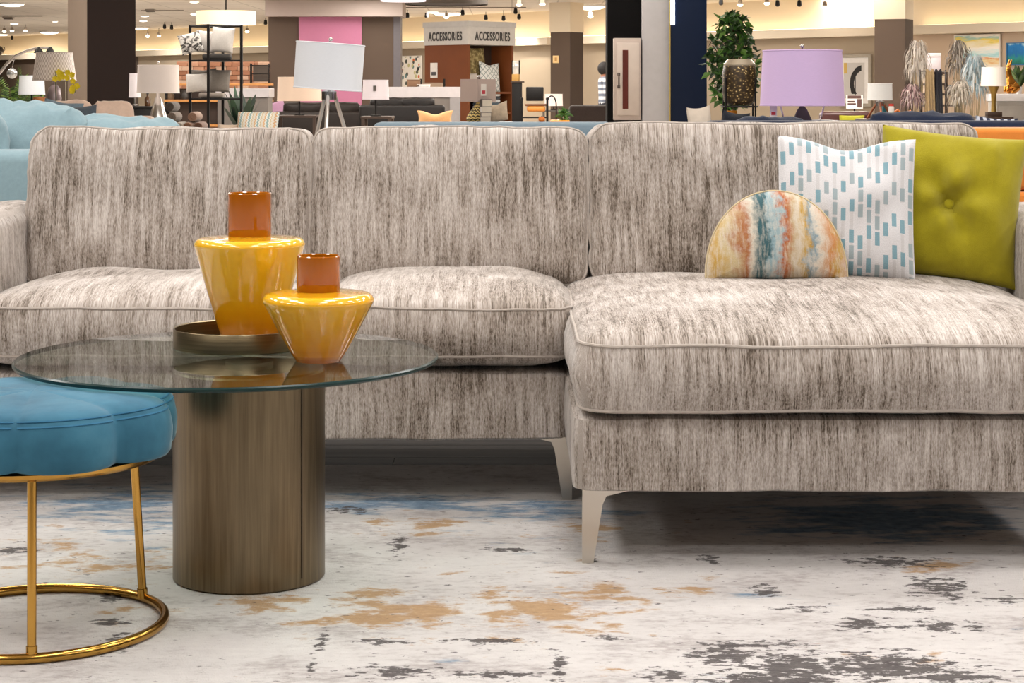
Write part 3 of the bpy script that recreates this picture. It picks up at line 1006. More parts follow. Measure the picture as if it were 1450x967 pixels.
# ------------------------------------------------------------------ scatter cushions on the chaise
o = pillow_mb(.385, .405, .15, .05, 0, 5, .010, 40, .62).build('cushion', fabric('#9a8f18', .14, 60, .4, .25))
o.location = (1.138, 5.06, .518)
o.rotation_euler = Euler((R(-12), R(6), R(-10)), 'XYZ')
tag(o, 'chartreuse green square cushion with a sewn button, against the right sofa arm', 'cushion', 'cushions on the chaise')
bt = MB().ball((0, -.037, .2025), .014, 16, 0, (1, .45, 1)).build('button', fabric('#a79c1c', .1, 90, .2), o)
o = pillow_mb(.362, .385, .14, .035, .030, 8, .010, 36).build('cushion', dash_material())
o.location = (.867, 4.965, .526)
o.rotation_euler = Euler((R(-14), R(1.5), R(-6)), 'XYZ')
tag(o, 'white square cushion printed with teal and grey dashes, dented at its top', 'cushion', 'cushions on the chaise')


def half_moon(w_, h_, t):
    b = MB()

    def tk(x, z_):
        e = max(0, 1 - (2 * x / w_) ** 2 - (max(0, z_) / h_) ** 2.2)
        return noise.noise(Vector((x * 13, z_ * 13, 1))) * .005 * e + t / 2 * e ** .55 * (1 - math.exp(-max(0, z_) / h_ * 9)) ** .5

    n_, m_ = 40, 12
    for side in (-1, 1):
        vv, uv, fs = [], [], []
        for i in range(n_ + 1):
            a = math.pi * i / n_
            ex, ez = w_ / 2 * (-math.cos(a)), h_ * math.sin(a) ** .9
            for j in range(m_ + 1):
                s = j / m_
                cx, cz = 0.0, h_ * .33
                x, z_ = cx + (ex - cx) * s, cz + (ez - cz) * s
                th = tk(x, z_)
                vv.append((x, side * th, z_))
                uv.append((x / w_ + .5, z_ / h_))
        for i in range(n_):
            for j in range(m_):
                k = i * (m_ + 1) + j
                fs.append((k, k + m_ + 1, k + m_ + 2, k + 1))
        o0 = len(vv)                     # close along the straight bottom edge
        q = 16
        for i in range(q + 1):
            x = -w_ / 2 + w_ * i / q
            for j in range(m_ + 1):
                s = j / m_
                xx, z_ = x * s, h_ * .33 * (1 - s)
                th = tk(xx, z_)
                vv.append((xx, side * th, z_))
                uv.append((xx / w_ + .5, z_ / h_))
        for i in range(q):
            for j in range(m_):
                k = o0 + i * (m_ + 1) + j
                fs.append((k, k + m_ + 1, k + m_ + 2, k + 1))
        b.add(vv, fs, uv)
    return b


o = half_moon(.365, .235, .13).build('cushion', water_material())
o.location = (.680, 4.90, .532)
o.rotation_euler = Euler((R(-10), R(0), R(0)), 'XYZ')
tag(o, 'half round cushion with painterly teal, rust and ochre bands', 'cushion', 'cushions on the chaise')
rim = [Vector((.1825 * -math.cos(math.pi * i / 40), 0, .235 * math.sin(math.pi * i / 40) ** .9)) for i in range(41)]
MB().tube(rim, .003, 6).build('piping', fabric('#c9b894', .2, 60), o)

# ------------------------------------------------------------------ coffee table
TX, TY, TZ = -.598, 4.02, .454
table = thing('coffee_table', 'round glass topped coffee table on a brushed bronze cylinder base', 'table', (TX, TY, 0))
base_m = brushed('#8f7f66', (130, 130, 4), .36, .42)
r = .159
MB().lathe([(.001, .006), (r - .004, 0), (r, .004), (r, TZ - .02), (r - .004, TZ - .016), (.001, TZ - .016)], 96).xf(TR(.044, 0, 0)).build('base', base_m, table)
a = R(-40)
MB().box(-.0012, .0012, -.001, .001, .02, TZ - .03).xf(TR(.044 + r * math.cos(a) + .0002, r * math.sin(a), 0, 0, 0, a + R(90))).build('seam', mat('#2e271f', .6), table, smooth=False)
MB().lathe([(.001, TZ - .0155), (.05, TZ - .0155), (.05, TZ - .0005), (.001, TZ - .0005)], 32).xf(TR(.044, 0, 0)).build('mount', M['steel'], table)
gr, gt = .442, .010
gb = MB()
gb.lathe([(.001, TZ + gt), (gr - .003, TZ + gt)], 128, m=0)
gb.lathe([(gr - .003, TZ), (.001, TZ)], 128, m=1)
gb.lathe([(gr - .003, TZ), (gr, TZ + .003), (gr, TZ + gt - .003), (gr - .003, TZ + gt)], 128, m=2)
gb.build('glass_top', [thin_glass('#dfe9e4', 1.0), thin_glass('#e6efea', .25), mat('#0d2e2d', .25, 0, .2, 5, spec=.4)], table)

# tray
tray = thing('round_tray', 'round bronze metal tray under the tall amber vase', 'tray', (sx(342, 4.165), 4.165, TZ + gt))
r = .1475
MB().lathe([(.001, 0), (r - .002, 0), (r, .002), (r, .041), (r - .0015, .043), (r - .004, .041), (r - .004, .006), (.001, .006)], 96).build('tray_body', brushed('#9a8b6d', (3, 3, 160), .34, .45), tray)

# vases
n = NT('amber_cased_glass')
x, y, z = n.sep(n.coord())
ng = n.noise(n.vmath('MULTIPLY', n.coord(), (3, 3, 60)), 1, 3)
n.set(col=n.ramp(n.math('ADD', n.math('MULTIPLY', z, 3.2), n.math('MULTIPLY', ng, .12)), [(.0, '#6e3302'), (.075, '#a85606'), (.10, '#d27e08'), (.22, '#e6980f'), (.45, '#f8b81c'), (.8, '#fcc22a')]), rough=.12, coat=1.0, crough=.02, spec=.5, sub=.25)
n.b.inputs['Subsurface Radius'].default_value = (.08, .04, .01)
amber = n.m
n = NT('dark_amber_glass')
n.set(col='#b9690a', rough=.03, trans=.3, ior=1.45, coat=.5)
amber_neck = n.m


def vase(px, Y, zb, rb, rm, zsh, zm, rn, ztop, lab):
    """body: straight cone from rb to rm at zm, rounded shoulder up to zsh, then a straight glass neck"""
    t = thing('vase', lab, 'vase', (sx(px, Y), Y, zb), 0, 'amber vases')
    pr = [(.001, .012), (rb * .8, .003), (rb * .94, 0), (rb, .005)]
    for i in range(1, 13):
        s = i / 12
        pr.append((rb + (rm - rb) * (s ** .93) * .985, .005 + (zm - .005) * s))
    rs, hs = rm, zsh - zm
    c = (rm - hs * .95)
    for i in range(1, 10):
        a = R(90 * i / 9)
        pr.append((c + (rm - c) * math.cos(a) * 1.0, zm + hs * math.sin(a)))
    pr.append((rn + .012, zsh + .003))
    pr.append((rn * .95, zsh + .004))
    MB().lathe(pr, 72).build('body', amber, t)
    wl = .0035
    MB().lathe([(rn - .002, zsh - .002), (rn, zsh + .004), (rn, ztop - .002), (rn - wl / 2, ztop), (rn - wl, ztop - .002), (rn - wl, zsh + .006), (.001, zsh + .004)], 64).build('neck', amber_neck, t)
    return t


vase(353.5, 4.19, TZ + gt + .0065, .060, .122, .229, .212, .0475, .328, 'tall amber glass vase standing in the bronze tray')
vase(451, 3.945, TZ + gt, .050, .1155, .140, .122, .0447, .218, 'short squat amber glass vase standing on the glass top')

# ------------------------------------------------------------------ stool
stool = thing('stool', 'blue velvet stool with a scalloped seat on a gold ring base', 'stool', (-.912, 3.64, 0))
velvet = NT('blue_velvet')
f = velvet.noise(velvet.coord(), 6, 4, .6)
velvet.set(col=velvet.ramp(f, [(.3, '#2a586f'), (.55, '#3a6f87'), (.8, '#52869c')]), rough=.75, sheen=.35, sheenr=.3, spec=.2)
velvet.bump(velvet.noise(velvet.coord(), 26, 4), .12, .01)
LOB = 8


def lobe(a): return abs(math.cos(LOB / 2 * (a + R(2) + math.pi / LOB * 0)))
def rim_r(a):
    ph = (a - R(-84)) * LOB / 2
    return .240 + .036 * abs(math.sin(ph)) ** .62


bb = MB()
NA, prof = 160, []
for s, z_ in ((.001, .452), (.15, .452), (.3, .451), (.45, .449), (.6, .450), (.72, .448), (.82, .445), (.90, .440), (.955, .430), (.985, .416), (1.0, .395), (1.004, .385), (1.004, .38), (1.0, .362), (.992, .345), (.97, .337), (.90, .335), (.5, .335), (.001, .335)):
    prof.append((s, z_))
vv, fs = [], []
k = len(prof)
for i in range(NA):
    a = 2 * math.pi * i / NA
    rr = rim_r(a)
    dip = (1 - abs(math.sin((a - R(-84)) * LOB / 2)) ** .5)
    for s, z_ in prof:
        rad = s * (rr if s > .6 else rr * (s / .6) + .25 * (1 - s / .6))
        zz = z_ - (.008 * dip * min(1, s * 1.3) if z_ > .4 else -.004 * dip)
        vv.append((rad * math.cos(a), rad * math.sin(a), zz))
for i in range(NA):
    for j in range(k - 1):
        i2 = (i + 1) % NA
        fs.append((i * k + j, i2 * k + j, i2 * k + j + 1, i * k + j + 1))
bb.add(vv, fs)
st_o = bb.build('seat', velvet.m, stool, angle=80)
for zz, sc_ in ((.4235, .970), (.433, .945)):
    MB().tube([(rim_r(2 * math.pi * i / 120) * sc_ * math.cos(2 * math.pi * i / 120), rim_r(2 * math.pi * i / 120) * sc_ * math.sin(2 * math.pi * i / 120), zz - .006 * (1 - abs(math.sin((2 * math.pi * i / 120 - R(-84)) * LOB / 2)) ** .5)) for i in range(120)], .0022, 5, True).build('stitching', mat('#2d6d90', .8), st_o)
MB().lathe([(.235, .322), (.24, .327), (.24, .334), (.1, .3345), (.1, .322), (.235, .322)], 64).build('seat_frame', M['gold'], stool)
MB().tube(arc((0, 0), .2455, 0, 2 * math.pi * 71 / 72, 71, .0095), .0095, 12, True).build('ring_foot', M['gold'], stool)
for adeg in (43, -77, 163):
    a = R(adeg)
    MB().tube([(.24 * math.cos(a), .24 * math.sin(a), .012), (.218 * math.cos(a), .218 * math.sin(a), .324)], .0085, 12).build('leg', M['gold'], stool)
    MB().tube([(.24 * math.cos(a), .24 * math.sin(a), .012), (.2385 * math.cos(a), .2385 * math.sin(a), .03)], .0105, 12).build('weld', M['gold'], stool)
# ------------------------------------------------------------------ the showroom behind the sofa
def shade_cloth(col, em=.0, trans=.25):
    key = ('shade', col, em)
    if key not in _mc:
        n = NT('shade_cloth')
        wv = n.noise(n.vmath('MULTIPLY', n.coord(), (60, 60, 320)), 1, 2)
        c = lin(col)
        n.set(col=n.mix(wv, tuple(q * .9 for q in c[:3]) + (1,), c), rough=.85, emit=col, es=em)
        _mc[key] = n.m
    return _mc[key]


def shade_mb(r0, r1, h, sq=False):
    b = MB()
    if sq:
        for sgn, rr in ((1, 0), (-1, .006)):
            vv = []
            for z_, r in ((0, r0 - rr), (h, r1 - rr)):
                vv += [(-r, 0, z_), (0, -r, z_), (r, 0, z_), (0, r, z_)]
            b.add(vv, [(i, (i + 1) % 4, 4 + (i + 1) % 4, 4 + i) for i in range(4)])
        return b
    return b.lathe([(r0, 0), (r1, h), (r1 - .005, h), (r0 - .005, 0), (r0, 0)], 40)


def table_lamp(px, yt, yb, wt, wb_, ybase, Y, base, col, lab, em=.0, finial=True, tilt=0.0, base_mat=None, pattern=None, square=False, group=None):
    """shade between pixel rows yt and yb, base standing at row ybase"""
    k = Y / F
    zb = sz(ybase, Y)
    t = thing('table_lamp', lab, 'lamp', (sx(px, Y), Y, zb), 0, group)
    h0, h1 = sz(yb, Y) - zb, sz(yt, Y) - zb
    r0, r1 = wb_ / 2 * k, wt / 2 * k
    m = pattern or shade_cloth(col, em)
    sm = shade_mb(r0, r1, h1 - h0, square)
    hs = h1 - h0
    sm.xf(TR(0, 0, h0 + hs / 2, 0, tilt, 0) @ TR(0, 0, -hs / 2))
    so = sm.build('lamp_shade', m, t)
    if not square:
        for z_, r in ((0.004, r0), (hs - .004, r1)):
            tr = MB().tube([(r * math.cos(2 * math.pi * i / 40), r * math.sin(2 * math.pi * i / 40), z_) for i in range(40)], .004, 5, True)
            tr.xf(TR(0, 0, h0 + hs / 2, 0, tilt, 0) @ TR(0, 0, -hs / 2)).build('trim', m, so)
    bm_ = base_mat or M['silver']
    if finial:
        MB().tube([(0, 0, h0), (0, 0, h1 + .01)], .005, 6).build('harp', M['silver'], t)
        MB().ball((math.sin(tilt) * hs / 2, 0, h1 + .022), .013, 10).build('finial', base_mat if base == 'block' else M['silver'], t)
    if base == 'cone':
        MB().lathe([(.001, 0), (.10, 0), (.10, .01), (.03, h0 * .82), (.018, h0 * .9), (.018, h0 + .03), (.001, h0 + .03)], 24).build('base', bm_, t)
    elif base == 'tripod':
        for q in (20, 140, 265):
            c_, s_ = math.cos(R(q)), math.sin(R(q))
            MB().tube([(.15 * c_, .15 * s_, 0.006), (.03 * c_, .03 * s_, h0 - .02)], .012, 8).build('leg', bm_, t)
        MB().lathe([(.001, h0 - .06), (.045, h0 - .06), (.045, h0 - .01), (.012, h0), (.012, h0 + .05), (.001, h0 + .05)], 20).build('hub', M['silver'], t)
    elif base == 'baluster':
        MB().lathe([(.001, 0), (.07, 0), (.07, .02), (.03, .04), (.05, h0 * .35), (.068, h0 * .55), (.055, h0 * .8), (.02, h0 * .9), (.02, h0 + .03), (.001, h0 + .03)], 24).build('base', bm_, t)
    elif base == 'pear':
        MB().lathe([(.001, 0), (.10, 0), (.112, .03), (.10, h0 * .35), (.06, h0 * .62), (.028, h0 * .86), (.016, h0 * .95), (.016, h0 + .03), (.001, h0 + .03)], 24).build('base', bm_, t)
    elif base == 'trumpet':
        MB().lathe([(.001, .05), (.032, .05), (.026, h0 * .45), (.032, h0 * .75), (.06, h0 * .98), (.06, h0), (.001, h0)], 24).build('base', bm_, t)
        MB().box(-.085, .085, -.06, .06, 0, .055, .004).build('block', M['darkwood'], t)
    elif base == 'post':
        MB().lathe([(.001, 0), (.07, 0), (.07, .015), (.012, .02), (.012, h0 + .03), (.001, h0 + .03)], 20).build('base', bm_, t)
    elif base == 'legs':
        for q in (-.13, .13):
            MB().tube([(q * .8, 0, .004), (q, 0, h0 + .02)], .006, 6).build('leg', M['silver'], t)
        MB().lathe([(.001, 0), (.055, 0), (.03, h0 * .7), (.012, h0), (.012, h0 + .04), (.001, h0 + .04)], 20).build('base', bm_, t)
    return t


def side_table(x0, x1, y0, y1, ztop, lab, m=None, group=None, cat='table'):
    t = thing('console_table', lab, cat, ((x0 + x1) / 2, (y0 + y1) / 2, FZ), 0, group)
    a, b = (x1 - x0) / 2, (y1 - y0) / 2
    h = ztop - FZ
    m = m or M['darkwood']
    MB().box(-a, a, -b, b, h - .03, h, .004, 1).build('tabletop', m, t)
    for sx_ in (-1, 1):
        for sy_ in (-1, 1):
            cx, cy = sx_ * (a - .03), sy_ * (b - .03)
            MB().box(cx - .02, cx + .02, cy - .02, cy + .02, 0, h - .03).build('leg', m, t, smooth=False)
    return t


def couch(px0, px1, Y, ytop, lab, m, rz=0.0, seat_h=.44, d=.9, nc=2, tall=.10, cushions=True, arm=.62, roll=False, name='sofa', depth_first=True):
    """a plain sofa whose nearest face stands at Y; rz = 180 turns its back to us"""
    x0, x1 = sx(px0, Y), sx(px1, Y)
    W = x1 - x0
    H = sz(ytop, Y) - FZ
    t = thing(name, lab, 'sofa' if W > 1.2 else 'armchair', ((x0 + x1) / 2, Y + d / 2, FZ), rz)
    aw = min(.2, W * .16)
    fr = H - (tall if cushions else 0)
    MB().box(-W / 2 + aw * .6, W / 2 - aw * .6, -d / 2, d / 2 - .06, .12, seat_h - .12, .02).build('base', m, t)
    MB().box(-W / 2, W / 2, d / 2 - .17, d / 2, .12, fr, .045, 3).build('back_panel', m, t)
    for s_ in (-1, 1):
        xa, xb = sorted((s_ * W / 2, s_ * (W / 2 - aw)))
        MB().box(xa, xb, -d / 2 + .01, d / 2 - .02, .12, arm, .045, 3).build('arm', m, t)
    cw = (W - 2 * aw) / nc
    for i in range(nc):
        xa = -W / 2 + aw + i * cw
        MB().box(xa + .004, xa + cw - .004, -d / 2 - .01, d / 2 - .2, seat_h - .12, seat_h + .03, .04, 3).build('seat_cushion', m, t)
        if cushions:
            b, _ = puffy(cw + (.06 if roll else -.01), H - seat_h - .03, .10, .05, .05, .07, .02, i + px0 % 7, .008, 2.6, .6, 5, 8, 8)
            b.xf(TR(xa + cw / 2, d / 2 - .22 - (0 if not roll else -.06), (H + seat_h + .03) / 2, R(83))).build('back_cushion', m, t)
    for sx_ in (-1, 1):
        for sy_ in (-1, 1):
            MB().lathe([(.001, 0), (.018, 0), (.026, .12), (.001, .12)], 10, (sx_ * (W / 2 - .09), sy_ * (d / 2 - .09), 0)).build('leg', M['darkwood'], t)
    return t


def cushion(px, ytop, ybot, wpx, Y, lab, m, yaw=0, roll=0, lean=-10, chop=0.0, t=None, pinch=.05, group=None, name='cushion', flat=None):
    k = Y / F
    h = (ybot - ytop) * k
    o = pillow_mb(wpx * k, h, t or max(.1, min(wpx * k, h) * .32), pinch, chop, px % 11, .004, 14).build(name, m)
    o.location = (sx(px, Y), Y, sz(ybot, Y))
    o.rotation_euler = Euler((R(lean), R(roll), R(yaw)), 'XYZ')
    return tag(o, lab, 'cushion', group)


def plant(px, yt, yb, wpx, Y, lab, kind='ficus', cols=('#2f5a22', '#5d8a2e', '#1f3d1a'), pot_h=.4, potm=None, seed=1, n_leaf=260, zbase=None, zpot=None):
    rg = random.Random(seed)
    k = Y / F
    z0 = FZ if zbase is None else zbase
    t = thing('potted_plant', lab, 'plant', (sx(px, Y), Y, z0))
    zt, zb = sz(yt, Y) - z0, sz(yb, Y) - z0
    rw = wpx / 2 * k
    MB().lathe([(.001, 0), (pot_h * .33, 0), (pot_h * .42, pot_h), (pot_h * .38, pot_h), (pot_h * .36, pot_h - .03), (.001, pot_h - .03)], 20).build('pot', potm or mat('#6b6661', .6), t)
    lf = MB()
    stem = MB()
    if kind == 'ficus':
        stem.tube([(0, 0, pot_h - .03), (.02, 0, zb + (zt - zb) * .5), (0, 0, zt - .1)], .012, 6)
        for _ in range(9):
            a = rg.uniform(0, 6.28)
            z1 = rg.uniform(zb, zt)
            stem.tube([(.01, 0, zb + (z1 - zb) * .4), (rw * .7 * math.cos(a), rw * .7 * math.sin(a), z1)], .005, 5)
        for i in range(n_leaf):
            a, q = rg.uniform(0, 6.28), rg.uniform(0, 1) ** .5
            v = rg.uniform(0, 1)
            sh = math.sin(math.pi * (.12 + .8 * v)) ** .7
            c_ = Vector((rw * q * sh * math.cos(a), rw * q * sh * math.sin(a), zb + (zt - zb) * v))
            L = rg.uniform(.05, .085)
            e = Euler((rg.uniform(-1, 1), rg.uniform(-1, 1), rg.uniform(0, 6.28)))
            p = [c_ + e.to_matrix() @ Vector(vv) for vv in ((0, 0, 0), (L * .5, L * .36, .006), (L * 1.3, 0, -.006), (L * .5, -L * .36, .006))]
            lf.add(p, [(0, 1, 2), (0, 2, 3)], None, rg.randrange(len(cols)))
    else:
        for i in range(n_leaf):
            a = rg.uniform(0, 6.28)
            el = rg.uniform(.35, 1.35)
            L = (zt - pot_h) * rg.uniform(.75, 1.05)
            pts = []
            for s in range(7):
                f_ = s / 6
                bend = f_ * f_ * (.9 if kind == 'palm' else .5)
                pts.append(Vector((math.cos(a) * rw * 1.15 * f_ * math.cos(el * .8), math.sin(a) * rw * 1.15 * f_ * math.cos(el * .8), pot_h - .04 + L * (f_ - bend * .45 * math.cos(el)))))
            side_ = Vector((-math.sin(a), math.cos(a), 0))
            if kind == 'palm':
                stem.tube(pts, .004, 5)
                for s in range(1, 26):
                    f_ = s / 25 * 5.99
                    p0 = pts[int(f_)].lerp(pts[min(6, int(f_) + 1)], f_ % 1)
                    for sg in (-1, 1):
                        ln = .16 * math.sin(math.pi * (.12 + .8 * s / 25)) + .03
                        tip = p0 + side_ * sg * ln + Vector((0, 0, .05 - ln * .5)) + (pts[6] - pts[5]).normalized() * ln * .6
                        lf.add([p0, p0.lerp(tip, .4) + Vector((0, 0, .012)), tip, p0.lerp(tip, .4) - Vector((0, 0, .012))], [(0, 1, 2), (0, 2, 3)], None, rg.randrange(len(cols)))
            else:
                for s in range(6):
                    wd = .045 * math.sin(math.pi * (s + .7) / 7)
                    w2 = .045 * math.sin(math.pi * (s + 1.7) / 7)
                    lf.add([pts[s] - side_ * wd, pts[s] + side_ * wd, pts[s + 1] + side_ * w2, pts[s + 1] - side_ * w2], [(0, 1, 2, 3)], None, rg.randrange(len(cols)))
    if stem.v:
        stem.build('stem', mat('#5b4a2c', .8), t)
    stuff(lf.build('foliage', [mat(c_, .5, 0, .2, 30) for c_ in cols], t, smooth=False))
    return t


def picture(px0, px1, y0, y1, lab, kind, frame='#d8d2c6', mat_w=.0, off=.02, fw=.03):
    pc = (px0 + px1) / 2
    Y = wall_y(pc)
    a, b = wp(px0, 0, off), wp(px1, 0, off)
    W = (b - a).length
    c_ = (a + b) / 2
    z0, z1 = sz(y1, Y), sz(y0, Y)
    ang = math.atan2(b.y - a.y, b.x - a.x)
    t = thing('framed_picture', lab, 'picture', (c_.x, c_.y, z0), ang)
    h = z1 - z0
    fm = mat(frame, .5)
    for q in ((-W / 2, W / 2, 0, fw), (-W / 2, W / 2, h - fw, h), (-W / 2, -W / 2 + fw, fw, h - fw), (W / 2 - fw, W / 2, fw, h - fw)):
        MB().box(q[0], q[1], -.06, .0, q[2], q[3]).build('frame', fm, t, smooth=False)
    if mat_w:
        MB().box(-W / 2 + fw, W / 2 - fw, -.035, -.005, fw, h - fw).build('mount', mat('#e4e1de', .7), t, smooth=False)
    MB().box(-W / 2 + fw + mat_w, W / 2 - fw - mat_w, -.04, -.004, fw + mat_w, h - fw - mat_w).build('canvas', print_material(kind), t, smooth=False)
    return t


def price_tag(o, p, w_=.035, h_=.06):
    MB().box(p[0] - w_ / 2, p[0] + w_ / 2, p[1] - .001, p[1] + .001, p[2], p[2] + h_).build('price_tag', M['white'], o, smooth=False)
    MB().box(p[0] - w_ * .3, p[0] + w_ * .3, p[1] - .0025, p[1] - .001, p[2] + h_ * .15, p[2] + h_ * .45).build('tag_print', mat('#c23a4a', .6), o, smooth=False)


# --- blue sofa on the left, back towards us
BL = fabric('#849da5', .12, 60, .4, .4)
t = thing('sofa', 'light blue fabric sofa seen from behind at the left', 'sofa', (-2.05, 8.1, FZ))
MB().box(-.72, .66, -.5, -.3, .12, .80, .05, 3).build('back_panel', BL, t)
MB().box(-.66, .6, -.32, .45, .12, .33, .02).build('base', BL, t)
for xa in (-.72, .46):
    MB().box(xa, xa + .2, -.32, .46, .12, .64, .05, 3).build('arm', BL, t)
for xa in (-.515, -.025):
    MB().box(xa, xa + .485, -.25, .5, .33, .47, .04, 3).build('seat_cushion', BL, t)
for xc, w_, h_, yy, ry, z_, sd in ((-.30, .58, .40, -.36, 3, .745, 5), (.03, .46, .43, -.16, -7, .755, 6), (.36, .58, .38, -.12, 3, .728, 7)):
    b, _ = puffy(w_, h_, .07, .075, .075, .11, .02, sd, .016, 2.0, .62, 6, 8, 9)
    b.xf(TR(xc, yy, z_, R(82), 0, 0) @ TR(0, 0, 0, 0, 0, R(ry))).build('back_cushion', BL, t)
for xa in (-.64, .58):
    for yb_ in (-.42, .4):
        MB().lathe([(.001, 0), (.018, 0), (.025, .12), (.001, .12)], 10, (xa, yb_, 0)).build('leg', M['darkwood'], t)

# --- peach loveseat behind it, with two grey cushions
PE = fabric('#d9bfae', .12, 60)
couch(14, 192, 14.3, 147, 'peach beige loveseat behind the blue sofa, facing us', PE, 0, .46, .85, 2, .10, arm=.66)
cushion(78, 140, 210, 56, 14.45, 'grey blue cushion standing on the peach loveseat, left one', fabric('#6d7f8c', .2, 70), 0, 8, -14, .01)
cushion(115, 148, 210, 46, 14.35, 'dark slate cushion with pale zip edge on the peach loveseat', fabric('#4b545e', .2, 70), -14, -6, -14, .0)
# --- console behind with the cream lamp and the orchid
side_table(sx(36, 18), sx(118, 18), 17.7, 18.5, .735, 'dark console table under the cream patterned lamp')
tl = table_lamp(77, 74, 114, 50, 61, 171, 18, 'baluster', '#eee6e0', 'table lamp with a cream woven tapered shade left of the tall pillar', 0, False, 0, mat('#a69aa0', .35, .6), print_material('weave'))
for nd in tl.children:
    pass
t = thing('potted_orchid', 'potted yellow orchid with arching blooms in front of the cream lamp', 'plant', (sx(84, 17.8), 17.8, .735))
MB().lathe([(.001, 0), (.05, 0), (.065, .1), (.058, .1), (.055, .085), (.001, .085)], 18).build('pot', M['white'], t)
s1 = [Vector((-.02, 0, .09)), Vector((-.03, -.01, .30)), Vector((-.03, -.02, .42)), Vector((.04, -.03, .47)), Vector((.11, -.03, .44)), Vector((.15, -.03, .36)), Vector((.155, -.03, .28))]
MB().tube(s1, .004, 6).build('stem', mat('#4d5b33', .6), t)
MB().tube([(-.03, -.01, .09), (-.035, -.01, .48)], .003, 5).build('stake', mat('#3d4a3a', .6), t)
MB().tube([(.06, 0, .09), (.06, -.01, .38)], .003, 5).build('stake', mat('#c9c4b4', .6), t)
bl = MB().add([(q * .12, 0, 0.09) for q in (0,)], [])
for i in range(15):
    f_ = 2.2 + i / 14 * 3.7
    p0 = s1[int(f_)].lerp(s1[min(6, int(f_) + 1)], f_ % 1) + Vector((rnd.uniform(-.035, .035), -.02, rnd.uniform(-.035, .03)))
    fl_ = MB()
    for q in range(5):
        a = q * 2 * math.pi / 5 + i
        d_ = Vector((math.cos(a), -.25, math.sin(a))) * .031
        sd = Vector((-math.sin(a), 0, math.cos(a))) * .015
        fl_.add([p0, p0 + d_ * .6 + sd, p0 + d_, p0 + d_ * .6 - sd], [(0, 1, 2), (0, 2, 3)])
    fl_.build('bloom', mat('#ecd61e', .6, 0, .2, 40), t, smooth=False)
for a in (0, 1.3, 2.6, 4.1, 5.2):
    d_ = Vector((math.cos(a), math.sin(a), 0))
    sd = Vector((-d_.y, d_.x, 0)) * .02
    MB().add([Vector((0, 0, .09)), d_ * .06 + sd + Vector((0, 0, .14)), d_ * .13 + Vector((0, 0, .12)), d_ * .06 - sd + Vector((0, 0, .14))], [(0, 1, 2), (0, 2, 3)]).build('leaf', mat('#3c5f2a', .5), t, smooth=False)
price_tag(t, (.056, -.06, .11), .05, .085)
# --- small white lamp, plant, arc lamp, bowl at the far left
side_table(sx(20, 24), sx(72, 24), 23.7, 24.5, .70, 'dark side table under the small pale lamp at the left')
tl = table_lamp(45, 107, 134, 34, 37, sz(0, 1) * 0 + 166, 24, 'post', '#dfe6ee', 'small table lamp with a pale blue white shade behind the cream lamp', .05, False, 0, M['black_metal'])
t = thing('drum_box', 'round copper toned box beside the small pale lamp', 'box', (sx(56, 23.86), 23.86, .70))
MB().lathe([(.001, 0), (.075, 0), (.075, .25), (.001, .25)], 24).build('body', mat('#b5743a', .4, .3), t)
MB().lathe([(.078, .2), (.078, .255), (.001, .262)], 24).build('lid', mat('#8c5a30', .4, .3), t)
plant(16, 90, 160, 92, 26, 'green palm in a pot behind the arc lamp at the left edge', 'palm', ('#3c5a23', '#2a421b', '#5f7c2e'), .45, seed=3, n_leaf=22)
plant(36, 90, 150, 30, 27.6, 'second green palm beside the first, nearer the pale lamp', 'palm', ('#4c6d2a', '#2f4a1c', '#6f8f36'), .45, seed=9, n_leaf=12)
t = thing('arc_lamp', 'silver arc floor lamp with three heads at the left edge', 'lamp', (sx(-70, 20), 20, FZ))
zo = FZ
MB().lathe([(.001, 0), (.17, 0), (.17, .03), (.001, .035)], 32).build('base', M['silver'], t)


def L3(px, py): return Vector((sx(px, 20) - sx(-70, 20), 0, sz(py, 20) - FZ))


MB().tube([Vector((0, 0, .03)), L3(-66, 200), L3(-48, 150), L3(-22, 120), L3(0, 103), L3(10, 90), L3(22, 79), L3(38, 72), L3(55, 68), L3(68, 68), L3(73, 72)], .016, 8).build('arm', M['silver'], t)
MB().tube([L3(22, 79), L3(19, 88), L3(17, 97)], .006, 6).build('arm', M['silver'], t)
for px, py in ((55, 73), (71, 73)):
    p = L3(px, py)
    MB().lathe([(.012, .05), (.02, .045), (.055, -.02), (.05, -.02), (.014, .04)], 18, p).build('hood', M['black_metal'], t)
gsh = thin_glass('#e8ecf0', 1.0)
MB().ball(L3(17, 104), .055, 20).build('globe', mat('#c9ced2', .08, .8), t)
t = thing('sideboard', 'white sideboard in front of the palms at the left edge', 'cabinet', (sx(-14, 15), 15.3, FZ))
MB().box(-.22, .22, -.2, .2, .06, .875, .01).build('body', M['white'], t)
MB().box(-.235, .235, -.215, .215, .875, .90, .004).build('top', M['white'], t)
for xa in (-.21, .005):
    MB().box(xa, xa + .205, -.212, -.198, .09, .86, .004).build('door', M['white'], t)
for xa in (-.2, .2):
    for ya in (-.18, .18):
        MB().box(xa - .015, xa + .015, ya - .015, ya + .015, 0, .06).build('foot', M['darkwood'], t, smooth=False)
t = thing('copper_bowl', 'upturned copper bowl on the white sideboard at the left edge', 'bowl', (sx(5, 15.2), 15.2, .889))
MB().lathe([(.052, 0), (.05, .03), (.035, .058), (.001, .068)], 24).build('shell', mat('#c0762f', .25, .9), t)
MB().lathe([(.053, 0), (.056, .004), (.053, .008), (.05, .004), (.053, 0)], 24).build('rim', M['gold'], t)
t = thing('dark_vase', 'round dark vase standing on the cornice at the far left', 'vase', (*wp(3, 0, .16).xy, 2.62))
MB().lathe([(.001, 0), (.12, 0), (.21, .12), (.22, .2), (.16, .32), (.12, .34), (.12, .38), (.10, .38), (.10, .33), (.001, .3)], 24).build('body', mat('#2e2a2c', .3), t)
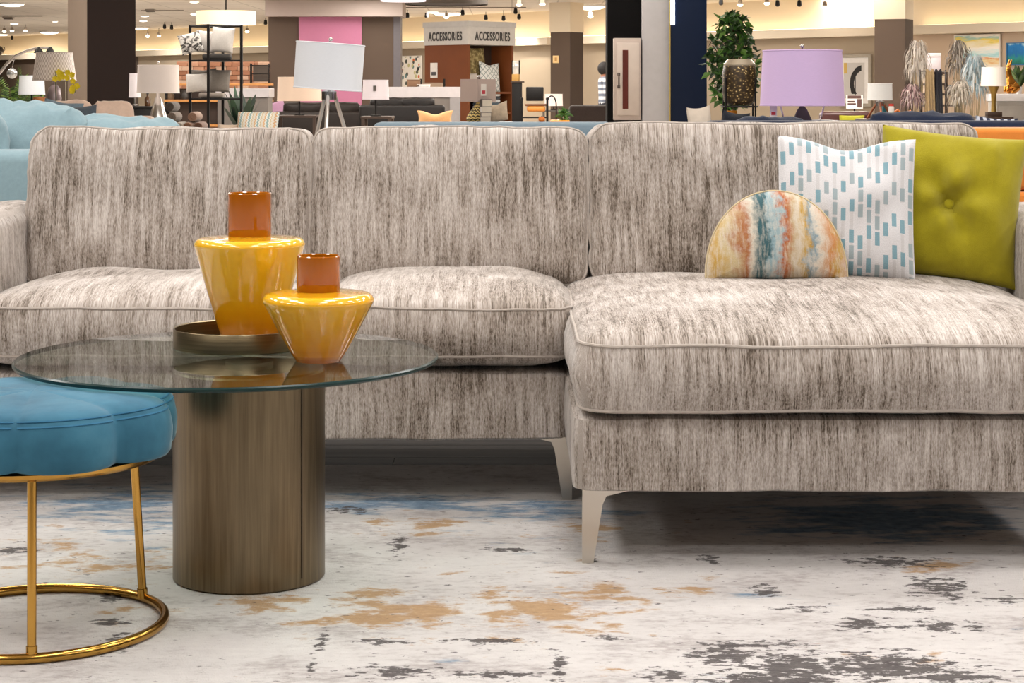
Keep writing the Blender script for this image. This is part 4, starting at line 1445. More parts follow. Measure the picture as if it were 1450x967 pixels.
hd = MB()
hd.tube([(.13, 0, .35), (.25, 0, .33), (.27, 0, .22), (.2, 0, .15)], .018, 6)
hd.build('handle', mat('#2e2a2c', .3), t)

# --- beige lamp, black chest and what stands on it
side_table(sx(196, 18), sx(256, 18), 17.75, 18.5, .72, 'dark side table under the beige lamp beside the tall pillar')
table_lamp(224, 92, 132, 57, 60, 175, 18, 'cone', '#eadfd8', 'table lamp with a beige drum shade on a chrome cone beside the tall pillar', .2, True, 0, M['silver'])
t = thing('black_chest', 'black chest behind the chrome cone lamp', 'cabinet', (sx(199, 26), 26.3, FZ))
MB().box(-.16, .16, -.25, .25, 0.0, .8, .02).build('body', M['black_metal'], t)
MB().box(-.17, .17, -.26, .26, .8, .835, .008).build('top', M['black_metal'], t)
table_lamp(191, 104, 138, 15, 17, 149.3, 26.2, 'post', '#e3dfe6', 'narrow white lamp on the black chest by the tall pillar', .05, False, 0, M['silver'])
t = thing('bottle', 'small brown bottle on the black chest', 'bottle', (sx(209, 26.2), 26.2, .823))
MB().lathe([(.001, 0), (.04, 0), (.042, .1), (.015, .14), (.015, .17), (.001, .17)], 16).build('body', mat('#4a2f18', .15), t)
MB().lathe([(.018, .165), (.018, .19), (.001, .19)], 12).build('cap', M['black_metal'], t)

# --- black metal shelf tower with its cushions
Yt = 20.0
P1 = Vector((sx(295, Yt), Yt, 0))
A = Vector((-.244, .317, 0))
B = Vector((.311, .251, 0))
tw = thing('shelf_tower', 'tall black metal shelf tower holding cushions', 'shelf', (P1.x, P1.y, FZ))
H = sz(34, Yt) - FZ
for q in (Vector(), A, B, A + B):
    MB().box(q.x - .014, q.x + .014, q.y - .014, q.y + .014, 0, H).build('post', M['black_metal'], tw, smooth=False)


def slab(z0, z1, name, m, g=0.0):
    q = [Vector(), B, A + B, A]
    vv = [Vector((s_.x, s_.y, zz)) for zz in (z0, z1) for s_ in q]
    return MB().add(vv, [(0, 1, 2, 3), (4, 7, 6, 5), (0, 4, 5, 1), (1, 5, 6, 2), (2, 6, 7, 3), (3, 7, 4, 0)]).build(name, m, tw, smooth=False)


zs1, zs2 = sz(84, Yt) - FZ, sz(139, Yt) - FZ
for z_ in (zs1, zs2, .45, .08):
    slab(z_ - .02, z_, 'shelf', M['black_metal'])
for a_, b_ in ((Vector(), A), (Vector(), B), (A, A + B), (B, A + B)):
    MB().tube([a_ + Vector((0, 0, H - .012)), b_ + Vector((0, 0, H - .012))], .013, 4).build('top_rail', M['black_metal'], tw, smooth=False)
mono = print_material('mono')
GW = fabric('#cfcac6', .15, 70)
GC = fabric('#8d8781', .2, 70)
t1 = MB().box(-.15, .15, -.10, .10, 0, .065, .02, 3).build('folded_throw', print_material('mono'))
t1.location = (P1.x + .05, P1.y + .27, zs1 + FZ)
t1.rotation_euler = (0, 0, R(5))
tag(t1, 'folded dark patterned throw under the cushions on the upper tower shelf', 'throw')
zc_ = zs1 + FZ + .068
yc_ = 84 - .068 * 135
cushion(274, 46, 75, 32, 20.22, 'white cushion with dark sweeping print, left on the upper tower shelf', mono, 20, -14, -8, 0, .09, group='cushions on the upper tower shelf')
cushion(289, 43, 75, 30, 20.33, 'pale grey cushion in the middle of the upper tower shelf', GW, 0, 5, -8, .0, .08, group='cushions on the upper tower shelf')
cushion(313, 38, 75, 34, 20.25, 'pale cushion at the right of the upper tower shelf', fabric('#d5d1cd', .12, 70), -10, 4, -8, .0, .1, group='cushions on the upper tower shelf')
t2 = MB().box(-.13, .13, -.09, .09, 0, .06, .022, 3).build('folded_throw', fabric('#9a9088', .2, 60))
t2.location = (P1.x - .0, P1.y + .25, zs2 + FZ)
tag(t2, 'folded grey throw under the cushions on the lower tower shelf', 'throw')
cushion(279, 104, 130.5, 30, 20.2, 'white cushion with a small dark print on the lower tower shelf', GW, 10, -2, -8, 0, .09, group='cushions on the lower tower shelf')
cushion(310, 98, 130.5, 30, 20.3, 'grey cushion at the right of the lower tower shelf', GC, -8, 2, -8, 0, .09, group='cushions on the lower tower shelf')
cushion(290, 97, 130, 36, 20.42, 'dark edged grey cushion behind the others on the lower tower shelf', fabric('#6f6862', .2, 70), 0, -4, -8, .01, .08, group='cushions on the lower tower shelf')

# --- low table of rolled throws in front of the tower
side_table(sx(232, 17), sx(296, 17), 16.75, 17.5, .66, 'low dark table stacked with rolled brown throws', None)
i = 0
for px, py, col, lab in ((241, 180, '#6b5f57', 'grey brown rolled throw at the left of the low table'), (256, 180, '#b5aca2', 'cream rolled throw on the low table'), (268, 181, '#8c6a55', 'tan rolled throw on the low table, middle'),
                         (283, 181, '#7a5a4a', 'brown rolled throw at the right of the low table'), (246, 166, '#7b6e64', 'grey rolled throw on top of the left pair'), (275, 167, '#9a7c69', 'light brown rolled throw on top of the right pair'),
                         (243, 152, '#544b45', 'dark rolled throw topmost on the low table')):
    t = thing('rolled_throw', lab, 'throw', at(px, py, 17.0 + i * .03), 0, 'rolled throws')
    t.location.z = .66 + (.0 if py > 175 else (.09 if py > 160 else .18))
    MB().lathe([(.001, -.16), (.035, -.16), (.045, -.14), (.046, .1), (.04, .16), (.001, .16)], 16).xf(TR(0, .05, .046, R(90))).build('roll', fabric(col, .25, 50), t)
    MB().tube([(.034 * math.cos(q * .5) * (1 - q / 30), -.112, .046 + .034 * math.sin(q * .5) * (1 - q / 30)) for q in range(24)], .004, 4).build('coil_edge', fabric(col, .1, 50), t)
    i += 1

# --- stacked stone feature, wooden shelf unit and wire rack far behind the tower
st = thing('stone_feature', 'peach stacked stone feature wall behind the black shelf tower', 'wall panel', (sx(250, 48), 48, FZ))
W_ = sx(381, 48) - sx(250, 48)
z0_, z1_ = 0.0, sz(87, 48) - FZ
MB().box(0, W_, .06, .3, 0, z1_, ).build('backing', mat('#7d5d49', .9), st, smooth=False)
bm_s = [mat(c_, .9, 0, .15, 6) for c_ in ('#d2a287', '#c48f73', '#e0bda5', '#b98468')]
protos = [MB().box(0, .27, 0, .08, 0, .105, .008, 1).build('stone', m_, st, smooth=False) for m_ in bm_s]
first = set()
for r_ in range(11):
    for c__ in range(9):
        z_ = z1_ - (r_ + 1) * .115
        q = rnd.randrange(4)
        o = protos[q] if q not in first else protos[q].copy()
        if q in first:
            C.objects.link(o)
        first.add(q)
        xq = min(W_ - .27, max(0, c__ * .28 - (.14 if r_ % 2 else 0)))
        if r_ % 2 and c__ == 0:
            xq = 0
            o.scale.x = .5
        o.location = (xq, -rnd.uniform(0, .05), z_)
ws = thing('wooden_shelf_unit', 'long warm wooden shelf unit far behind the black tower', 'shelf', (sx(232, 40), 40, FZ))
W_ = sx(384, 40) - sx(232, 40)
for zz in (sz(118, 40) - FZ, sz(141, 40) - FZ, .35):
    MB().box(0, W_, 0, .4, zz - .05, zz, .006, 1).build('shelf', mat('#c98b4a', .5, 0, .15, 4), ws, smooth=False)
for xx in (0.02, W_ / 2, W_ - .06):
    MB().box(xx, xx + .04, .02, .38, 0, sz(119, 40) - FZ - .03).build('upright', M['black_metal'], ws, smooth=False)
MB().box(0.07, W_ - .07, .36, .39, .35, 1.1).build('back_panel', M['darkwood'], ws, smooth=False)
for k, (px, col, hh, lab) in enumerate(((240, '#7d6a56', .16, 'brown jar on the far wooden shelf, left'), (262, '#3a3632', .2, 'dark jar on the far wooden shelf behind the tower'), (330, '#57703a', .22, 'green jar on the far wooden shelf right of the tower'), (345, '#e0d7c8', .14, 'cream jar on the far wooden shelf right of the tower'))):
    t = thing('jar', lab, 'jar', (sx(px, 40.2), 40.2, sz(141, 40)), 0, 'jars on the far wooden shelf')
    MB().lathe([(.001, 0), (.09, 0), (.11, hh * .5), (.06, hh), (.001, hh)], 16).build('body', mat(col, .4), t)
wr = thing('wire_rack', 'black wire rack standing on the far wooden shelf unit', 'rack', (sx(355, 40.2), 40.15, sz(118, 40)))
w_, h_ = sx(381, 40) - sx(355, 40), .42
for xx in (0, w_):
    for yy in (0, .2):
        MB().tube([(xx, yy, 0), (xx, yy, h_)], .012, 5).build('post', M['black_metal'], wr)
for zz in (.05, .2, .38):
    MB().tube([(0, 0, zz), (w_, 0, zz), (w_, .2, zz), (0, .2, zz)], .01, 5, True).build('hoop', M['black_metal'], wr)
MB().box(.02, w_ - .02, .02, .18, .0, .012).build('shelf', M['black_metal'], wr, smooth=False)
MB().box(.03, w_ - .03, .185, .195, .05, .38).build('mesh_back', mat('#4a4038', .6), wr, smooth=False)


# --- reception counters
def counter(px0, px1, y0, y1, Y, d, lab, postm=None):
    x0, x1 = sx(px0, Y), sx(px1, Y)
    W_ = x1 - x0
    t = thing('service_counter', lab, 'counter', (x0, Y, FZ))
    zt, zb = sz(y0, Y) - FZ, sz(y1, Y) - FZ
    MB().box(.02, W_ - .02, .03, d, 0, zb, .004, 1).build('body', mat('#6d6763', .6), t, smooth=False)
    MB().box(0, W_, 0, d + .03, zb, zt, .006, 1).build('top', mat('#bdb9bd', .35), t, smooth=False)
    if postm:
        MB().box(W_ - .2, W_ - .01, .0, .1, 0, zb).build('end_post', postm, t, smooth=False)
    return t


counter(305, 381, 125, 138, 24, .5, 'white topped grey counter right of the shelf tower')
counter(528, 652, 123, 138, 36, .7, 'long white topped grey counter left of the lettered tower', mat('#8d8a8c', .5))
for px, lab, cq in ((586, 'brown box on the long counter under the leaf picture', '#7a5a40'), (600, 'white paper tray on the long counter', '#dcdad8')):
    t = thing('desk_box', lab, 'box', (sx(px, 36.3), 36.3, sz(123, 36) + .001))
    MB().box(-.12, .12, -.12, .12, 0, .12 if cq != '#dcdad8' else .04, .01).build('body', mat(cq, .6), t)
    MB().box(-.125, .125, -.125, .125, .12 if cq != '#dcdad8' else .04, .14 if cq != '#dcdad8' else .05, .004).build('lid', mat(cq, .5), t)
t = thing('chair', 'black chair with a tan back behind the long counter', 'chair', (sx(612, 39), 39, FZ))
MB().box(-.25, .25, -.25, .25, .60, .66, .02).build('seat', M['darkwood'], t)
MB().box(-.22, .22, .2, .25, .95, 1.22, .02).build('backrest', mat('#8f7a66', .6), t)
for a_ in (-.24, .24):
    MB().tube([(a_, .24, 0), (a_, .24, 1.3)], .022, 6).build('rear_leg', M['black_metal'], t)
    MB().tube([(a_, -.23, 0), (a_, -.23, .6)], .022, 6).build('front_leg', M['black_metal'], t)
plant(342, 116, 172, 58, 22, 'dark green leafy plant in front of the white topped counter', 'strap', ('#17301f', '#22422a', '#0f2418'), .55, mat('#4f4a47', .6), 5, 26)

# --- patterned cushions on a daybed, leather sofas
t = thing('daybed', 'grey daybed hidden behind the main sofa, holding cushions', 'bed', (sx(352, 14), 14.35, FZ))
MB().box(-.36, .36, -.4, .4, .14, .6, .05, 3).build('mattress', fabric('#9a9590', .1), t)
MB().box(-.37, .37, -.41, .41, .10, .16, .01).build('frame', M['darkwood'], t)
for xa in (-.33, .33):
    for ya in (-.36, .36):
        MB().box(xa - .02, xa + .02, ya - .02, ya + .02, 0, .1).build('leg', M['darkwood'], t, smooth=False)
cushion(362, 157, 211, 62, 14.1, 'striped orange, teal and cream cushion on the grey daybed', print_material('stripe'), -12, 0, -14, 0, .14, pinch=.02)
cushion(326, 175, 211, 34, 14.2, 'small beige cushion beside the striped one on the daybed', fabric('#cdb7a4', .15), 8, 0, -14, 0, .12)
LE = mat('#1c1512', .5, 0, .25, 14, bump=.4, spec=.25)
LE2 = mat('#120e0e', .4, 0, .2, 10, bump=.4, spec=.3)
couch(386, 524, 30, 146, 'black leather sofa left of the white tripod lamp, seen from behind', LE, R(180), .44, .95, 2, .13, True, .6, True)
couch(508, 630, 28, 139, 'glossy black leather sofa in front of the long counter', LE2, R(180), .44, .95, 2, .10, True, .62, True)
cushion(372, 142, 176.8, 34, 33.0, 'lavender cushion behind the black leather sofa, left', fabric('#a893b4', .1), 0, 25, -4, 0, .12)
cushion(398, 143, 178, 30, 32.2, 'mauve cushion behind the black leather sofa, beside the lavender one', fabric('#b08aa8', .1), 0, -20, -4, 0, .12)
t = thing('ottoman', 'mauve ottoman behind the black leather sofa', 'ottoman', (sx(385, 32.6), 32.6, FZ))
MB().box(-.4, .4, -.55, .6, .08, .44, .06, 3).build('cushion_top', fabric('#8d7a92', .1), t)
MB().box(-.36, .36, -.5, .55, 0, .08).build('plinth', M['darkwood'], t, smooth=False)
cushion(616, 156, 179.3, 52, 27.55, 'tan cushion leaning on the glossy black leather sofa', fabric('#c79c6e', .12), 0, 0, -2, .05, .14, .12)
t = thing('ottoman', 'tan ottoman in front of the long counter, under the tan cushion', 'ottoman', (sx(616, 27.7), 27.55, FZ))
MB().box(-.35, .35, -.32, .42, .08, .50, .05, 3).build('cushion_top', fabric('#a58a6c', .1), t)
MB().box(-.3, .3, -.3, .3, 0, .08).build('plinth', M['darkwood'], t, smooth=False)

# --- white tripod lamp and the lamps behind it
side_table(sx(428, 11.4), sx(506, 11.4), 11.2, 11.65, .62, 'small dark table under the white tripod lamp')
table_lamp(466, 61, 127, 97, 96, 225, 11.4, 'tripod', '#e9ecf2', 'table lamp with a tilted white drum shade on clear tripod legs', .16, True, R(4), mat('#d8d0c8', .12, .5))
side_table(sx(390, 26), sx(450, 26), 25.8, 26.4, .70, 'dark side table under the beige lamp behind the tripod lamp')
table_lamp(424, 109, 143, 61, 63, 163.3, 26, 'post', '#dcc6b4', 'table lamp with a wide beige shade behind the white tripod lamp', .08, False, 0, M['black_metal'])
side_table(sx(512, 25), sx(556, 25), 24.8, 25.4, .70, 'dark side table right of the white tripod lamp')
tl = table_lamp(532, 113, 141, 36, 38, 164.6, 25, 'post', '#d9d2da', 'table lamp with a pale lilac white shade beside the long counter', .05, False, 0, M['black_metal'])
MB().box(-.02, .02, -.19, -.18, .33, .40).build('price_tag', mat('#4a4340', .6), tl, smooth=False)

# --- slate loveseat right behind the main sofa
couch(526, 872, 10, 173, 'slate blue low backed loveseat directly behind the main sofa', fabric('#7f93a0', .1, 60), R(180), .40, .85, 2, 0, False, .58)

# --- rust coloured display tower with lettering
Yb = 45.0
P1 = Vector((sx(663, Yb), Yb, 0))
la, lb = P1.x - sx(598.5, Yb), sx(727, Yb) - P1.x
A = Vector((-la, lb, 0))
B = Vector((lb, la, 0))
LA = A.length
bo = thing('display_tower', 'rust brown display tower with a white lettered top band', 'display stand', (P1.x, P1.y, FZ), math.atan2(B.y, B.x))
# local axes: x runs along the right (open) face, y runs back along the left face
RU = mat('#753d17', .55, 0, .1, 3)
z_s, z_t = sz(63, Yb) - FZ, sz(29.5, Yb) - FZ
MB().box(0, .06, 0, LA, 0, z_s).build('side_panel', RU, bo, smooth=False)
MB().box(LA - .06, LA, 0, LA, 0, z_s).build('side_panel', RU, bo, smooth=False)
MB().box(.06, LA - .06, .7, .76, 0, z_s).build('back_panel', M['darkwood'], bo, smooth=False)
zq = [sz(y_, Yb) - FZ for y_ in (130, 159)]
for zz in zq + [.12]:
    MB().box(.06, LA - .06, .02, .7, zz - .05, zz).build('shelf', RU, bo, smooth=False)
MB().box(-.03, LA + .03, -.03, LA, z_s, z_t - .13).build('sign_band', mat('#cfcdca', .5), bo, smooth=False)
MB().box(-.05, LA + .05, -.05, LA + .02, z_t - .13, z_t).build('cornice', mat('#c5c4c3', .5), bo, smooth=False)
zl = (z_s + z_t - .13) / 2 - .02
for k in (0, 1):
    tb = text_mb('ACCESSORIES', .285, .006, .007, .58)
    if k == 0:
        tb.xf(TR(LA / 2 + .02, -.038, zl))
    else:
        tb.xf(TR(-.038, LA / 2, zl, 0, 0, R(-90)))
    tb.build('lettering', mat('#3b3a3a', .5), bo, smooth=False)
MB().box(-.012, -.001, LA * .70, LA * .86, z_s - .78, z_s - .42).build('notice', M['white'], bo, smooth=False)
MB().box(-.02, -.011, LA * .73, LA * .83, z_s - .72, z_s - .64).build('notice_print', mat('#4b4b4f', .6), bo, smooth=False)


def on_tower(x_, y_, z_): return bo.matrix_basis @ Vector((x_, y_, z_))


rzb = bo.rotation_euler.z
for x_, y_, w_, h_, zz, m_, lab, rl in ((.74, .45, .62, .75, zq[0], print_material('floral'), 'brown floral cushion high in the display tower', 0),
                                       (.95, .22, .68, .72, zq[0], print_material('trellis'), 'white trellis cushion in the display tower', 4),
                                       (.36, .24, .42, .45, zq[0], fabric('#c9c3bd', .1), 'pale cushion at the left inside the display tower', 0)):
    o = pillow_mb(w_, h_, .16, .05, .06 if 'trellis' in lab else 0, 3, .004, 14).build('cushion', m_)
    p = bo.matrix_basis @ Vector((x_, y_, zz))
    o.location = p + Vector((0, 0, .32 if 'floral' in lab else 0))
    o.rotation_euler = Euler((R(-8), R(rl), rzb), 'XYZ')
    tag(o, lab, 'cushion', 'cushions in the display tower')
o = MB().box(-.3, .3, -.1, .1, 0, .31, .02).build('storage_box', mat('#2d2522', .6))
o.location = bo.matrix_basis @ Vector((.74, .55, zq[0]))
o.rotation_euler = (0, 0, rzb)
tag(o, 'dark box carrying the floral cushion in the display tower', 'box')
for k, col in enumerate(('#3e4650', '#d6d9dc', '#4a5a68', '#c4cbd2', '#333a44', '#dfe2e4')):
    o = MB().box(-.32, .32, -.16, .16, 0, .072, .025, 2).build('folded_throw', fabric(col, .15))
    o.location = bo.matrix_basis @ Vector((.85, .25, zq[1] + k * .075))
    o.rotation_euler = (0, 0, rzb)
    tag(o, ['lowest, charcoal folded throw in the tower stack', 'second folded throw from below in the tower stack, white', 'third folded throw from below in the tower stack, slate', 'fourth folded throw from below in the tower stack, pale',
            'fifth folded throw from below in the tower stack, dark', 'topmost folded throw in the tower stack, white'][k], 'throw', 'folded throws in the tower')
picture(568, 599, 79, 126, 'leaf patterned picture left of the lettered display tower', 'leaves', '#e9e3da', 0, .03, .02)

# --- square shaded lamp with a striped base, books and fur cushion
side_table(sx(640, 18), sx(726, 18), 17.7, 18.45, .735, 'dark console table under the square shaded lamp')
tl = table_lamp(677, 112, 144, 50, 50, 173, 18, 'pear', '#b9a8a2', 'table lamp with a square taupe shade on a black and gold base', .02, True, 0, print_material('zigzag'), None, True)
price_tag(tl, (.055, -.15, .25), .05, .11)
for k, (hh, col, lab) in enumerate(((.05, '#ded8d4', 'white book lowest in the small stack by the striped lamp'), (.04, '#8d8582', 'grey book in the middle of the stack by the striped lamp'), (.05, '#e4dfdb', 'pale book in the stack by the striped lamp'), (.07, '#4d4642', 'dark book on top of the stack by the striped lamp'))):
    z_ = .735 + (0, .052, .094, .146)[k]
    t = thing('book', lab, 'book', (sx(688, 17.86), 17.86, z_), R(4 * k), 'books by the striped lamp')
    MB().box(-.045, .045, -.06, .06, .003, hh - .003).build('pages', mat('#e6dfd2', .8), t, smooth=False)
    MB().box(-.048, .048, -.063, .063, 0, .003).build('cover', mat(col, .6), t, smooth=False)
    MB().box(-.048, .048, -.063, .063, hh - .003, hh).build('cover', mat(col, .6), t, smooth=False)
    MB().box(-.05, -.045, -.063, .063, 0, hh).build('spine', mat(col, .6), t, smooth=False)
cushion(706, 144, 173, 32, 17.85, 'white and tan fur cushion leaning beside the striped lamp', fabric('#cfc0ad', .35, 26, .9), -25, -14, -18, .01, .08)

# --- black cabinet, mirror, leather armchair, boxed lamp, trolley
t = thing('black_cabinet', 'narrow black cabinet right of the lettered tower', 'cabinet', (sx(733, 43), 43, FZ))
MB().box(-.13, .10, -.2, .2, 0, sz(117, 43) - FZ, .01).build('body', M['black_metal'], t)
MB().box(-.16, .15, -.23, .23, sz(117, 43) - FZ, sz(115, 43) - FZ, .005).build('top', M['darkwood'], t)
t = thing('tabletop_mirror', 'small framed mirror on the narrow black cabinet', 'mirror', (sx(731, 43), 43, sz(115, 43)), R(-20))
MB().box(-.09, .07, -.05, .05, 0, .16, .008).build('stand', mat('#c79a55', .5), t)
MB().box(-.09, .07, -.02, .0, .16, .46, .004).build('glass', mat('#e4e2de', .1, .4), t)
for xa in (-.1, .07):
    MB().box(xa, xa + .02, -.03, .01, .16, .47).build('frame', M['black_metal'], t, smooth=False)
t = thing('armchair', 'black framed armchair with a tan leather seat right of the black cabinet', 'chair', (sx(758, 38), 38, FZ))
zb_ = sz(171, 38) - FZ + .12
k_ = 38 / F
MB().box(-13 * k_, 12 * k_, .18, .24, sz(143, 38) - FZ, sz(123, 38) - FZ, .02).build('backrest', M['black_metal'], t)
MB().box(-15 * k_, 17 * k_, -.25, .2, sz(150, 38) - FZ, sz(147, 38) - FZ, .012).build('seat_frame', mat('#6b3f1c', .5), t)
MB().box(-12 * k_, 14 * k_, -.26, .15, sz(158, 38) - FZ, sz(150, 38) - FZ, .04, 3).build('seat_sling', mat('#c77c2c', .5, 0, .2), t)
for a_ in (-19, 17):
    for yy in (-.26, .24):
        MB().tube([(a_ * k_, yy, 0), (a_ * k_, yy, sz(140, 38) - FZ)], .02, 6).build('leg', M['black_metal'], t)
    MB().tube([(a_ * k_, -.3, sz(140, 38) - FZ), (a_ * k_, .26, sz(140, 38) - FZ)], .03, 6).build('armrest', M['black_metal'], t)
MB().tube([(-19 * k_, -.26, sz(166, 38) - FZ), (17 * k_, -.26, sz(166, 38) - FZ)], .018, 6).build('stretcher', M['black_metal'], t)
side_table(sx(768, 41), sx(800, 41), 40.8, 41.4, sz(156, 41), 'grey side table behind the tan leather armchair', mat('#5d5650', .6))
table_lamp(784, 133, 150, 25, 26, 156, 41, 'post', '#f0e2dc', 'small lamp with a blush white shade right of the tan armchair', .2, False, 0, M['black_metal'])
t = thing('hoop_stand', 'black hoop stand beside the tan leather armchair', 'decor', (sx(781, 36), 36, FZ))
zh = sz(150, 36) - FZ
MB().tube([(-.09, 0, .02), (-.09, 0, zh)] + [(-.09 * math.cos(R(q)), 0, zh + .19 * math.sin(R(q))) for q in range(15, 180, 15)] + [(.09, 0, zh), (.09, 0, .02)], .014, 6).build('hoop', M['black_metal'], t)
MB().box(-.12, .12, -.12, .12, 0, .03, .005).build('base', M['black_metal'], t)
side_table(sx(780, 24), sx(806, 24), 23.8, 24.3, sz(170, 24), 'yellow topped low table before the dark fur armchair', mat('#d9942c', .5))
plant(798, 157, 168, 16, 24, 'small green plant on the yellow topped table', 'ficus', ('#3c6a30', '#5b8a45', '#26461f'), .05, M['white'], 4, 60, sz(170, 24))
t = thing('tangerine', 'small orange ball on the back of the slate loveseat', 'fruit', (sx(767, 10.1), 10.1, sz(173, 10) + .0), 0)
MB().lathe([(.001, 0), (.012, .001), (.018, .01), (.017, .02), (.01, .028), (.001, .029)], 16).build('rind', mat('#e0771c', .5), t)
MB().lathe([(.004, .028), (.003, .032), (.001, .032)], 8).build('stalk', mat('#4b5a2a', .6), t)
couch(806, 925, 25, 149, 'dark brown furry sofa in front of the person, beside the black column', fabric('#2f2623', .3, 40, .9), R(180), .44, .8, 2, 0, False, .6)


# --- the person
def person(px, Y, height, lab):
    t = thing('person', lab, 'person', (sx(px, Y), Y, FZ), R(100))
    h = height
    me = bpy.data.meshes.new('body')
    V = [(0, 0, .53 * h), (0, 0, .62 * h), (0, 0, .73 * h), (0, .0, .82 * h), (0, -.01, .865 * h), (0, -.025, .905 * h), (0, -.03, .95 * h)]
    E = [(i, i + 1) for i in range(6)]
    rad = [.135, .125, .15, .10, .055, .085, .085]
    for s_ in (-1, 1):
        b = len(V)
        V += [(s_ * .09, 0, .48 * h), (s_ * .1, -.01, .27 * h), (s_ * .1, .02, .05 * h), (s_ * .1, -.12, .02 * h)]
        E += [(0, b), (b, b + 1), (b + 1, b + 2), (b + 2, b + 3)]
        rad += [.09, .06, .042, .035]
        b = len(V)
        V += [(s_ * .17, 0, .80 * h), (s_ * .22, .02, .63 * h), (s_ * .21, -.08, .49 * h), (s_ * .205, -.11, .455 * h)]
        E += [(3, b), (b, b + 1), (b + 1, b + 2), (b + 2, b + 3)]
        rad += [.06, .045, .032, .028]
        for k in range(5):
            q = len(V)
            off = (k - 1.5) * .018 if k < 4 else -.03
            ln = (.06, .07, .066, .05, .035)[k]
            V += [(s_ * .205 + off * .3, -.125 + off, .43 * h), (s_ * .20 + off * .3, -.135 + off * 1.2, .43 * h - ln)]
            E += [(b + 3, q), (q, q + 1)]
            rad += [.010, .008]
    me.from_pydata(V, E, [])
    o = bpy.data.objects.new('body', me)
    C.objects.link(o)
    o.modifiers.new('skin', 'SKIN')
    o.modifiers.new('sub', 'SUBSURF').levels = 2
    for i, r_ in enumerate(rad):
        me.skin_vertices[0].data[i].radius = (r_, r_ * (.8 if i < 4 else 1))
    me.skin_vertices[0].data[0].use_root = True
    m2 = bpy.data.meshes.new_from_object(o.evaluated_get(bpy.context.evaluated_depsgraph_get()))
    bpy.data.objects.remove(o)
    n = NT('striped_shirt')
    x_, y_, z_ = n.sep(n.coord())
    n.set(col=n.mix(n.math('GREATER_THAN', n.math('FRACT', n.math('MULTIPLY', z_, 9)), .5), '#c9ccd2', '#6a7180'), rough=.9)
    m2.materials.clear()
    for mm in (mat('#8a5a43', .6, sub=.1), n.m, mat('#2a2c33', .8)):
        m2.materials.append(mm)
    for p in m2.polygons:
        c_ = p.center
        p.use_smooth = True
        p.material_index = 2 if (c_.z < .53 * h and abs(c_.x) < .17) else (1 if c_.z < .845 * h and c_.z > .52 * h else 0)
    b = bpy.data.objects.new('body', m2)
    C.objects.link(b)
    b.parent = t
    MB().ball((0, .0, .945 * h), .115, 18, 0, (.95, 1.05, 1.12)).build('hair', mat('#171213', .7, 0, .3, 40), t)
    fc = MB().ball((0, -.135, .925 * h), .014, 8, 0, (1, 1.3, 1.4))
    fc.build('nose', mat('#8a5a43', .6), t)
    return t


person(855, 36, 1.56, 'person with dark hair in a grey striped shirt, half hidden by the black column')

# --- black and white column with the extinguisher cabinet, navy panel with a light strip
c1 = struct(MB().box(sx(860, 20), sx(908, 20), 20, 20.4, FZ, CEIL, .004, 1).build('pillar', mat('#0d0c0d', .8, spec=.1), smooth=False))
c2 = struct(MB().box(sx(908.2, 20), sx(948, 20), 19.86, 20.45, FZ, CEIL, .004, 1).build('pillar', mat('#b5b3b6', .6), smooth=False))
n = NT('navy_gloss')
n.set(col='#061630', rough=.45, spec=.2)
t = thing('navy_partition', 'glossy navy display panel with a lit strip beside the white column', 'panel', (sx(974.5, 19.8), 19.95, FZ))
MB().box(sx(948.5, 19.8) - sx(974.5, 19.8), sx(1001, 19.8) - sx(974.5, 19.8), -.15, .3, 0, CEIL - FZ - .01, .012, 2).build('panel', n.m, t)
xe = sx(948.5, 19.8) - sx(974.5, 19.8)
MB().box(xe - .005, xe + .006, -.158, -.148, 0, CEIL - .1).build('edge_trim', mat('#b8a25a', .4, .5), t, smooth=False)
zl0 = sz(35, 19.8) - FZ
MB().box(xe + .008, xe + .05, -.165, -.152, zl0, CEIL - .1).build('light_strip', emis('#cfe0ff', 6.0), t, smooth=False)
x0, x1 = sx(869, 19.85), sx(907.5, 19.85)
z0_, z1_ = sz(170, 19.85), sz(54, 19.85)
t = thing('extinguisher_cabinet', 'beige wall cabinet with a narrow red brown window on the black column', 'cabinet', ((x0 + x1) / 2, 19.97, z0_))
W_, H_ = x1 - x0, z1_ - z0_
BE = mat('#b5a79f', .5)
MB().box(-W_ / 2, W_ / 2, -.13, .025, 0, H_, .006).build('body', BE, t)
d_ = MB().box(-W_ / 2 + .035, W_ / 2 - .02, -.145, -.13, .05, H_ - .05, .004).build('door', mat('#c2b5ac', .5), t)
s_ = W_ / 39
MB().box(-W_ / 2 + 12.5 * s_, -W_ / 2 + 20.5 * s_, -.149, -.144, 16 * s_, H_ - 17 * s_, .001, 1).build('window', mat('#5a2a22', .15), d_, smooth=False)
xh = -W_ / 2 + 7 * s_
MB().tube([(xh, -.145, 48 * s_), (xh, -.175, 49 * s_), (xh, -.175, 65 * s_), (xh, -.145, 66 * s_)], .008, 6).build('handle', mat('#6b5f5a', .3, .8), d_)
for zz in (47, 65):
    MB().box(xh - .015, xh + .015, -.150, -.143, zz * s_ - .01, zz * s_ + .02).build('handle_mount', mat('#6b5f5a', .3, .8), d_, smooth=False)

